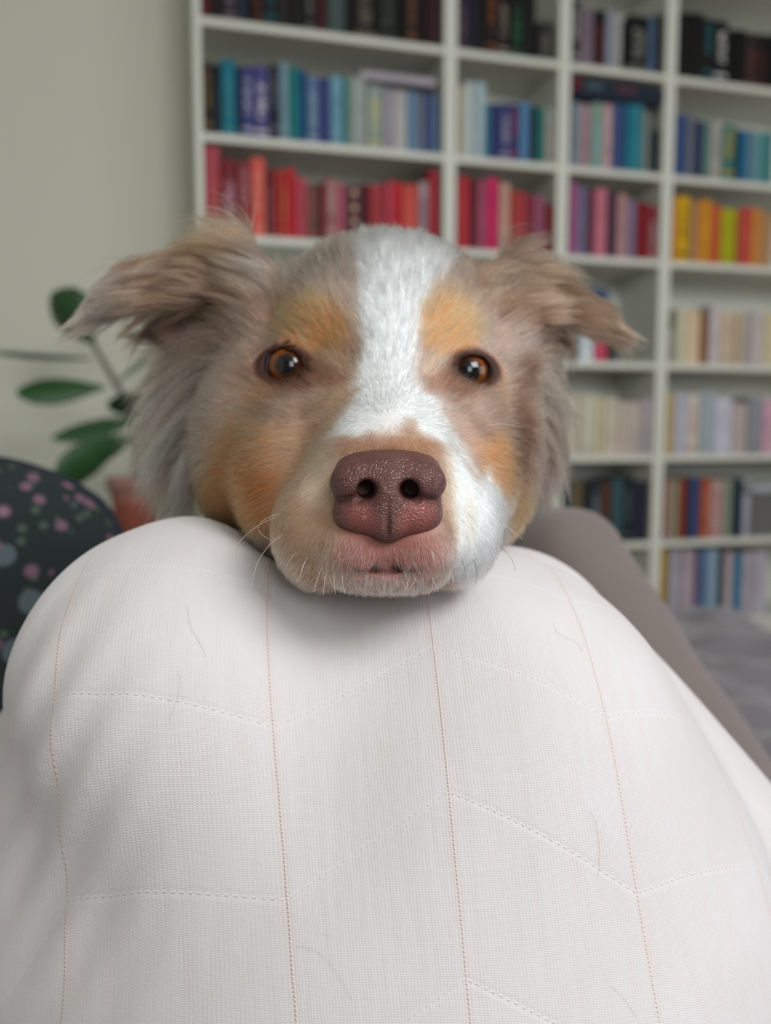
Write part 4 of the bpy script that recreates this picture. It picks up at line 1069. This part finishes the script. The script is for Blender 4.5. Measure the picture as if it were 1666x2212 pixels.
def nmix(m, c):
    global ncol
    ncol = ncol * (1 - m[:, None]) + np.array([c], float) * m[:, None]
nmix(ellm(nx, ny, 785, 1122, 46, 30, 0.2, .4) * .8, (150, 84, 78)); nmix(ellm(nx, ny, 900, 1118, 46, 32, -0.3, .4) * .8, (150, 84, 78))
nmix(ellm(nx, ny, 838, 1100, 26, 60, 0, .4) * .6, (104, 70, 62))
nmix(soft(-(vnoise(NV, 420, 31) - .62), .15) * .5 * (ny < 1040), (64, 42, 40))
nmix(ellm(nx, ny, 877, 1046, 6, 5, 0, .3) * .6, (168, 140, 138)); nmix(ellm(nx, ny, 788, 1117, 4, 4, 0, .3) * .6, (190, 140, 136))
ca = nme.color_attributes.new('tone', 'FLOAT_COLOR', 'POINT')
ca.data.foreach_set('color', np.concatenate([lin(ncol), np.ones((len(NV), 1))], 1).astype(np.float32).ravel())
N = Nodes('nose_leather'); co = N.objco()
v = N.n('ShaderNodeTexVoronoi', {'Vector': co, 'Scale': 900.0}, feature='DISTANCE_TO_EDGE')
hgt = N.math('MULTIPLY', v.outputs[0], 4.0, clamp=True)
N.set(Base_Color=N.n('ShaderNodeAttribute', attribute_name='tone').outputs['Color'], Roughness=0.36)
N.bump(hgt, 0.00022, 0.8)
nose = link('nose', nme, N.m, dog, True); nose.location = nc - ROOT

# ------------------------------------------------------------------ fur
FA = np.linalg.norm(DFN, axis=1) * 0.5
fc = DV[DQ].mean(1); fnrm = DFN / (np.linalg.norm(DFN, axis=1)[:, None] + 1e-12)
fx, fy = chart(fc)
view = -fc / np.linalg.norm(fc, axis=1)[:, None]
facing = (fnrm * view).sum(1)
r_nose = np.linalg.norm((fc - S(838, 1050, .285)), axis=1)
dens = np.interp(r_nose, [0, .03, .06, .10, .16, .22], [1.0, 1.0, .8, .62, .5, .22])
dens *= np.interp(facing, [-.4, 0.0, .3], [.12, .8, 1.0])
dens[fc[:, 2] > .50] *= .35
dens[fc[:, 2] > .60] *= .5
inner = ((np.hypot((fx - 400) / 60, (fy - 716) / 34) < 1)); dens[inner] *= .10
hidden = (fy > 1330) & (fc[:, 2] < .6); dens[hidden] *= .2
prob = FA * dens
NH = 190000
pick = np.searchsorted(np.cumsum(prob) / prob.sum(), rng.random(NH))
w = rng.random((NH, 2)); 
a, b = w[:, :1], w[:, 1:]
q = DV[DQ[pick]]; qn = DN[DQ[pick]]
R0 = (q[:, 0] * (1 - a) + q[:, 1] * a) * (1 - b) + (q[:, 3] * (1 - a) + q[:, 2] * a) * b
NR = (qn[:, 0] * (1 - a) + qn[:, 1] * a) * (1 - b) + (qn[:, 3] * (1 - a) + qn[:, 2] * a) * b
NR /= np.linalg.norm(NR, axis=1)[:, None] + 1e-9
keep = (eye_gap(R0) > .0030 + .0014 * rng.random(NH)) & (nose_sdf(R0) > .0004)
R0, NR = R0[keep], NR[keep]

def strands(R0, NR, rg):
    """direction, length, lift for roots"""
    n = len(R0)
    x, y = chart(R0)
    N0 = S(838, 1010, .300)
    T = R0 - N0
    T[:, 1] -= .010
    rn = np.linalg.norm(R0 - S(838, 1050, .285), axis=1)
    L = np.interp(rn, [.015, .03, .05, .08, .12, .16, .22, .4], [.0028, .0042, .0056, .008, .0105, .016, .024, .03])
    lift = np.interp(rn, [.015, .05, .12, .2], [.40, .30, .30, .42])
    T = T / (np.linalg.norm(T, axis=1)[:, None] + 1e-9)
    down = np.array([0, -1.0, 0.0])
    # ears comb towards the tips
    el = ellm(x, y, 400, 600, 225, 125, -0.30, .12) * (R0[:, 2] > .385) * (x < 600); er = ellm(x, y, 1200, 640, 175, 115, 0.5, .12) * (R0[:, 2] > .39) * (x > 1040)
    tl = S(170, 705, .40) - R0; tr = S(1360, 738, .42) - R0
    tl /= np.linalg.norm(tl, axis=1)[:, None]; tr /= np.linalg.norm(tr, axis=1)[:, None]
    upb = np.exp(-((x - 520) / 80) ** 2)[:, None] * np.array([[-.1, .8, 0]]); upr = np.exp(-((x - 1095) / 60) ** 2)[:, None] * np.array([[.1, .7, 0]])
    T = T * (1 - el[:, None]) + (tl + upb) * el[:, None]; T = T * (1 - er[:, None]) + (tr + upr) * er[:, None]
    L = L * (1 - el) + el * .020; L = L * (1 - er) + er * .020
    tuft = np.maximum(el * np.exp(-((x - 535) / 45) ** 2 - ((y - 545) / 45) ** 2), er * np.exp(-((x - 1100) / 40) ** 2 - ((y - 580) / 40) ** 2))
    L = L + .014 * tuft
    lift = lift * (1 - np.maximum(el, er)) + np.maximum(el, er) * .38 + .45 * tuft
    # ruff locks hang down and out
    rl = ellm(x, y, 450, 860, 95, 150, 0.25, .2) * (R0[:, 2] > .385); rr = ellm(x, y, 1135, 870, 60, 140, -0.1, .2) * (R0[:, 2] > .40)
    for m, sgn, Lr in ((rl, -1, .040), (rr, 1, .030)):
        lat = np.interp(y, [740, 860, 1000], [.95, .72, .40])
        hdir = np.stack([lat * sgn + .25 * vnoise(R0, 60, 41), -np.sqrt(np.maximum(0, 1 - lat ** 2)) - .05, np.full(n, .10)], 1)
        T = T * (1 - m[:, None]) + hdir * m[:, None]
        L = L * (1 - m) + m * Lr * (.7 + .6 * rg.random(n))
        lift = lift * (1 - m) + m * .45
    # lower cheeks and neck hang down
    dn = np.clip((y - 930) / 150, 0, 1) * (R0[:, 2] > .36)
    T = T + (dn * .7)[:, None] * down
    T = T + .22 * np.stack([vnoise(R0, 90, 51), vnoise(R0, 90, 52), vnoise(R0, 90, 53)], 1) * np.interp(rn, [.03, .1], [.35, 1.0])[:, None]
    bd = np.clip((R0[:, 2] - .5) / .08, 0, 1)
    T = T * (1 - bd[:, None]) + bd[:, None] * np.array([0, -.35, .9]); L = L * (1 - bd) + bd * .028
    T = T - (T * NR).sum(1)[:, None] * NR
    T /= np.linalg.norm(T, axis=1)[:, None] + 1e-9
    L = L * (.75 + .5 * rg.random(n))
    lift = lift * (.6 + .8 * rg.random(n))
    jit = rg.normal(0, .10, (n, 3))
    d0 = T * np.cos(lift)[:, None] + NR * np.sin(lift)[:, None] + jit
    d0 /= np.linalg.norm(d0, axis=1)[:, None]
    grav = np.clip(L / .04, 0, 1)[:, None]
    d1 = T + .10 * NR + down * grav * .45 + rg.normal(0, .12, (n, 3))
    d1 /= np.linalg.norm(d1, axis=1)[:, None]
    return d0, d1, L
KP = 6
tt = np.linspace(0, 1, KP)
def build(R0, d0, d1, L):
    return R0[:, None] + L[:, None, None] * (tt[None, :, None] * d0[:, None] + .5 * (tt ** 2)[None, :, None] * (d1 - d0)[:, None])
d0, d1, L = strands(R0, NR, rng)
HP = build(R0 - NR * .0004, d0, d1, L)
# clumping: hair gathers into fine tufts, long hair also into coarse locks
def clump(HP, ng, strength, power):
    gi = rng.choice(len(R0), ng, replace=False)
    kd = kdtree.KDTree(ng)
    for k, i in enumerate(gi): kd.insert(R0[i], k)
    kd.balance()
    near = np.fromiter((kd.find(p)[1] for p in R0), int, len(R0))
    same = (d0 * d0[gi[near]]).sum(1) > .2
    w = (strength * same)[:, None, None] * (tt ** power)[None, :, None]
    G = HP[gi[near]] + (L / L[gi[near]] - 1)[:, None, None] * (HP[gi[near]] - HP[gi[near], :1])
    return HP * (1 - w) + G * w, near
HP, near = clump(HP, 11000, np.clip((L - .004) / .012, 0, 1) * .5 + .12, 1.2)
HP, near2 = clump(HP, 2600, np.clip((L - .012) / .012, 0, 1) * .62, 1.3)
HC = coat(R0, 1.0)
# stray tone per hair and per lock
lockv = rng.normal(0, 1, 11000)[near] * np.clip((L - .006) / .010, 0, 1)
lock2 = rng.normal(0, 1, 2600)[near2] * np.clip((L - .012) / .008, 0, 1)
hv = np.interp(L, [.004, .008, .016], [.15, .14, .17]) * rng.normal(0, 1, len(R0))
HC = HC * np.exp(hv + .12 * lockv + .24 * lock2 - .02)[:, None]
hx, hy = chart(R0)
lipz = ellm(hx, hy, 838, 1195, 135, 70, 0, .25) * (rng.random(len(R0)) < .75)
HC = HC * (1 - .8 * lipz[:, None]) + np.array([(214, 198, 188)]) * .8 * lipz[:, None]
HC = np.clip(HC, 8, 250)
rad = np.interp(L, [.003, .008, .02, .04], [.000060, .000072, .00011, .00014])

def hair_object(name, Pts, colr, rad, mat, parent, origin):
    n, k = Pts.shape[:2]
    cu = bpy.data.hair_curves.new(name)
    cu.add_curves([k] * n)
    Wp = cw(Pts[..., 0], Pts[..., 1], Pts[..., 2]) - origin
    cu.attributes['position'].data.foreach_set('vector', Wp.astype(np.float32).ravel())
    ra = cu.attributes.get('radius') or cu.attributes.new('radius', 'FLOAT', 'POINT')
    taper = (1 - np.linspace(0, 1, k) ** 2 * .85)
    ra.data.foreach_set('value', (rad[:, None] * taper[None]).astype(np.float32).ravel())
    ca = cu.attributes.new('coat', 'FLOAT_COLOR', 'CURVE')
    ca.data.foreach_set('color', np.concatenate([lin(colr), np.ones((n, 1))], 1).astype(np.float32).ravel())
    cu.materials.append(mat)
    o = bpy.data.objects.new(name, cu); col.objects.link(o); o.parent = parent
    return o
N = Nodes('fur')
N.t.nodes.remove(N.bsdf)
hb = N.n('ShaderNodeBsdfHairPrincipled', {'Roughness': .38, 'Radial Roughness': .45, 'Coat': 0.0, 'IOR': 1.5, 'Random Roughness': .2}, model='CHIANG', parametrization='COLOR')
N.l(N.n('ShaderNodeAttribute', attribute_name='coat').outputs['Color'], hb.inputs['Color'])
N.l(hb.outputs[0], N.out.inputs['Surface'])
m_fur = N.m
fur = hair_object('fur', HP, HC, rad, m_fur, dog, ROOT)
tag(fur, kind='stuff')

# ---- whiskers, each its own strand
m_wh = plain('whisker', (214, 200, 184), 0.35)
m_whd = plain('whisker_dark', (96, 76, 66), 0.35)
WH = [  # picture points with distances
 ([(690, 1120), (630, 1108), (585, 1115), (561, 1132), (562, 1150), (590, 1170)], .296, .30, 0), ([(650, 1107), (620, 1110), (580, 1122), (540, 1150), (510, 1180), (503, 1215)], .30, .30, 0),
 ([(665, 1125), (630, 1142), (595, 1165), (565, 1200), (550, 1235), (545, 1268)], .297, .292, 0), ([(660, 1133), (632, 1142), (600, 1165)], .297, .293, 0),
 ([(680, 1155), (650, 1182), (630, 1205), (618, 1225)], .294, .287, 0), ([(700, 1160), (670, 1195), (655, 1225), (641, 1258)], .292, .284, 0), ([(694, 1175), (665, 1205), (650, 1235)], .292, .285, 0),
 ([(700, 1215), (688, 1245), (678, 1280)], .285, .280, 0), ([(714, 1215), (703, 1248), (699, 1285)], .284, .279, 0), ([(728, 1215), (722, 1245), (725, 1283)], .283, .279, 0), ([(745, 1220), (740, 1250), (746, 1282)], .281, .278, 0),
 ([(905, 1210), (900, 1245), (880, 1278)], .281, .278, 0), ([(895, 1215), (884, 1250), (876, 1275)], .281, .278, 0), ([(925, 1215), (935, 1250), (948, 1280)], .283, .279, 0),
 ([(960, 1200), (975, 1235), (982, 1275)], .288, .283, 0), ([(978, 1185), (1000, 1215), (1005, 1250)], .292, .286, 1), ([(1015, 1200), (1030, 1230), (1025, 1268)], .296, .289, 1),
 ([(1010, 1140), (1060, 1165), (1100, 1200), (1112, 1235)], .305, .31, 1), ([(1020, 1110), (1080, 1130), (1130, 1165)], .31, .315, 0), ([(1000, 945), (1030, 930), (1065, 917), (1100, 918), (1127, 922)], .325, .325, 0),
 ([(720, 940), (700, 918), (684, 912)], .318, .312, 0)]
for pts, da, db, dk in WH:
    p = np.array([S(px, py, da + (db - da) * i / (len(pts) - 1)) for i, (px, py) in enumerate(pts)])
    # smooth the polyline
    t0 = np.linspace(0, 1, len(p)); t1 = np.linspace(0, 1, 26)
    for _ in range(3):
        pass
    sm = np.stack([np.polyval(np.polyfit(t0, p[:, k], min(4, len(p) - 1)), t1) for k in range(3)], 1)
    link('whisker', tube_mesh('whisker', cw(sm[:, 0], sm[:, 1], sm[:, 2]) - ROOT, np.linspace(.00013, .00005, 26), 5), m_whd if dk else m_wh, dog, True)
# ------------------------------------------------------------------ mesh of the knitted fabric, pressed in by the chin
def mound_pressed(P):
    f = mound_full(P)
    m = (f < .02) & (f > -.03) & (P[:, 2] < .40) & (P[:, 1] > -.06) & (np.abs(P[:, 0]) < .09)
    if m.any():
        h = head_sdf(P[m])
        f = f.copy()
        f[m] = smax(f[m], -(h - .0008), .010)
    return np.maximum(f, zc(SEAT + .001, P[:, 2]) - P[:, 1])
MV, MQ = surface_net(mound_pressed, (-.25, -.41, .235), (.32, .012, .62), .0026)
MV = relax(MV, MQ, 2)
mn, _ = quad_normals(MV, MQ)
if np.mean((mn * (MV - np.array([0, -.2, .40]))).sum(1)) < 0: MQ = MQ[:, ::-1]
FR = cw(0, zc(SEAT, .40), .40)
me = mesh_np('knitted_blanket', cw(MV[:, 0], MV[:, 1], MV[:, 2]) - FR, MQ)
# cloth coordinates in metres: u across the ladder lines, v along them
v_ = -MV[:, 1] - (MV[:, 2] - .26) * 0.9
yk = np.array([-.03, -.16])
def lines(y):      # lateral position of the four ladder lines at a given height
    t = (y + .031) / -.1236
    return np.stack([-.1190 + .001 * t, -.0450 + .0161 * t, .0162 + .0100 * t, .0730 + .0160 * t], -1)
Ls = lines(np.clip(MV[:, 1], -.30, 0))
X = MV[:, 0]
u_ = np.where(X < Ls[:, 1], (X - Ls[:, 0]) / (Ls[:, 1] - Ls[:, 0]),
     np.where(X < Ls[:, 2], 1 + (X - Ls[:, 1]) / (Ls[:, 2] - Ls[:, 1]), 2 + (X - Ls[:, 2]) / (Ls[:, 3] - Ls[:, 2])))
ph_ = (v_ - .0082) / .068 - np.interp(u_, [-1, -.4, 0, 1, 2, 3, 4, 5], [1.5, .9, .36, .56, 0, .47, -.03, .45])
at_ = me.attributes.new('cloth', 'FLOAT_VECTOR', 'POINT')
at_.data.foreach_set('vector', np.stack([u_, v_, ph_], 1).astype(np.float32).ravel())
N = Nodes('cream_pointelle_knit')
uv = N.n('ShaderNodeSeparateXYZ', {0: N.n('ShaderNodeAttribute', attribute_name='cloth').outputs['Vector']}).outputs
U, Vv = uv[0], uv[1]
PER = 0.0565
um = N.math('MULTIPLY', U, PER)                       # metres across
# ladder lines at whole u
fu = N.math('ABSOLUTE', N.math('SUBTRACT', N.math('FRACT', N.math('ADD', U, 0.5)), 0.5))     # 0 on a line
du = N.math('MULTIPLY', fu, PER)
hole_v = N.math('ADD', N.math('MULTIPLY', N.math('SINE', N.math('MULTIPLY', Vv, 2 * math.pi / 0.0016)), 0.5), 0.5)
lad = N.math('MULTIPLY', N.math('SUBTRACT', 1.0, N.math('DIVIDE', du, 0.00042), clamp=True), hole_v)
# zigzag of eyelets: peaks on even lines, valleys on odd ones
ZP = 0.060
fz = N.math('ABSOLUTE', N.math('SUBTRACT', N.math('FRACT', N.math('ADD', uv[2], 0.5)), 0.5))
dz = N.math('MULTIPLY', fz, ZP)
dots = N.math('GREATER_THAN', N.math('SINE', N.math('MULTIPLY', um, 2 * math.pi / 0.0021)), -0.1)
eye = N.math('MULTIPLY', N.math('SUBTRACT', 1.0, N.math('DIVIDE', dz, 0.00055), clamp=True), dots)
band = N.math('SUBTRACT', 1.0, N.math('DIVIDE', dz, 0.0022), clamp=True)
# stockinette: rows of small v stitches
row = N.math('SINE', N.math('ADD', N.math('MULTIPLY', Vv, 2 * math.pi / 0.00085), N.math('MULTIPLY', N.math('ABSOLUTE', N.math('SUBTRACT', N.math('FRACT', N.math('DIVIDE', um, 0.00105)), 0.5)), 5.0)))
wal = N.math('SINE', N.math('MULTIPLY', um, 2 * math.pi / 0.00105))
kn = N.math('ADD', N.math('MULTIPLY', row, 0.5), N.math('MULTIPLY', wal, 0.35))
co = N.objco()
streak = N.noise(1.0, 3, N.n('ShaderNodeCombineXYZ', {0: N.math('MULTIPLY', um, 260.0), 1: N.math('MULTIPLY', Vv, 24.0)}).outputs[0])
blot = N.noise(28, 4, co)
h = N.math('ADD', N.math('MULTIPLY', N.math('MULTIPLY', kn, N.math('ADD', 0.3, N.math('MULTIPLY', streak, 1.2))), 0.28), N.math('MULTIPLY', lad, -1.2))
h = N.math('ADD', h, N.math('ADD', N.math('MULTIPLY', eye, -1.0), N.math('MULTIPLY', band, 0.7)))
h = N.math('ADD', h, N.math('MULTIPLY', streak, 0.9))
c = N.mix(blot, rgba((208, 202, 200)), rgba((217, 215, 217)))
c = N.mix(N.math('MULTIPLY', N.math('SUBTRACT', streak, 0.52), 1.3, clamp=True), c, rgba((222, 206, 198)))
c = N.mix(N.math('MULTIPLY', lad, 0.45), c, rgba((206, 172, 146)))
c = N.mix(N.math('MULTIPLY', N.math('SUBTRACT', 1.0, N.math('DIVIDE', du, 0.0020), clamp=True), 0.22), c, rgba((222, 192, 176)))
c = N.mix(N.math('MULTIPLY', eye, 0.22), c, rgba((196, 180, 172)))
c = N.mix(N.math('MULTIPLY', band, 0.18), c, rgba((238, 236, 236)))
c = N.mix(N.math('MULTIPLY', N.math('SUBTRACT', 0.0, kn), 0.11, clamp=True), c, rgba((186, 176, 172)))
N.set(Base_Color=c, Roughness=0.95)
N.bsdf.inputs['Specular IOR Level'].default_value = 0.15
N.bsdf.inputs['Sheen Weight'].default_value = 0.25
N.bump(h, 0.00028, 0.9)
bl = link('knitted_blanket', me, N.m, None, True); bl.location = FR
tag(bl, 'cream pointelle-knit fabric mound with ladder lines under the dog\'s chin', 'blanket')
# a few shed hairs lying on the cloth
def on_cloth(px, py):
    d = np.linspace(.20, .50, 600)
    f = mound_pressed(np.stack([(px - CX) / FPX * d, (CY - py) / FPX * d, d], 1))
    k = int(np.argmax(f < 0))
    return pc(px, py, d[k] - .0007)
m_shed = plain('shed_hair', (168, 142, 122), 0.5)
for pts in ([(404, 1308), (412, 1350), (424, 1375), (445, 1418)], [(385, 1455), (388, 1490), (374, 1535), (364, 1560)], [(1196, 1345), (1212, 1372), (1240, 1385), (1258, 1408)],
            [(1275, 1750), (1292, 1800), (1296, 1850), (1292, 1895)], [(640, 2045), (690, 2060), (730, 2105), (760, 2160)], [(1320, 2130), (1350, 2160), (1375, 2200)]):
    p = np.array([on_cloth(*q) for q in pts]); t0 = np.linspace(0, 1, len(p)); t1 = np.linspace(0, 1, 18)
    p = np.stack([np.polyval(np.polyfit(t0, p[:, k], len(p) - 1), t1) for k in range(3)], 1)
    o = link('shed_hair', tube_mesh('shed_hair', cw(p[:, 0], p[:, 1], p[:, 2]) - FR, .000032, 4), m_shed, bl, True)
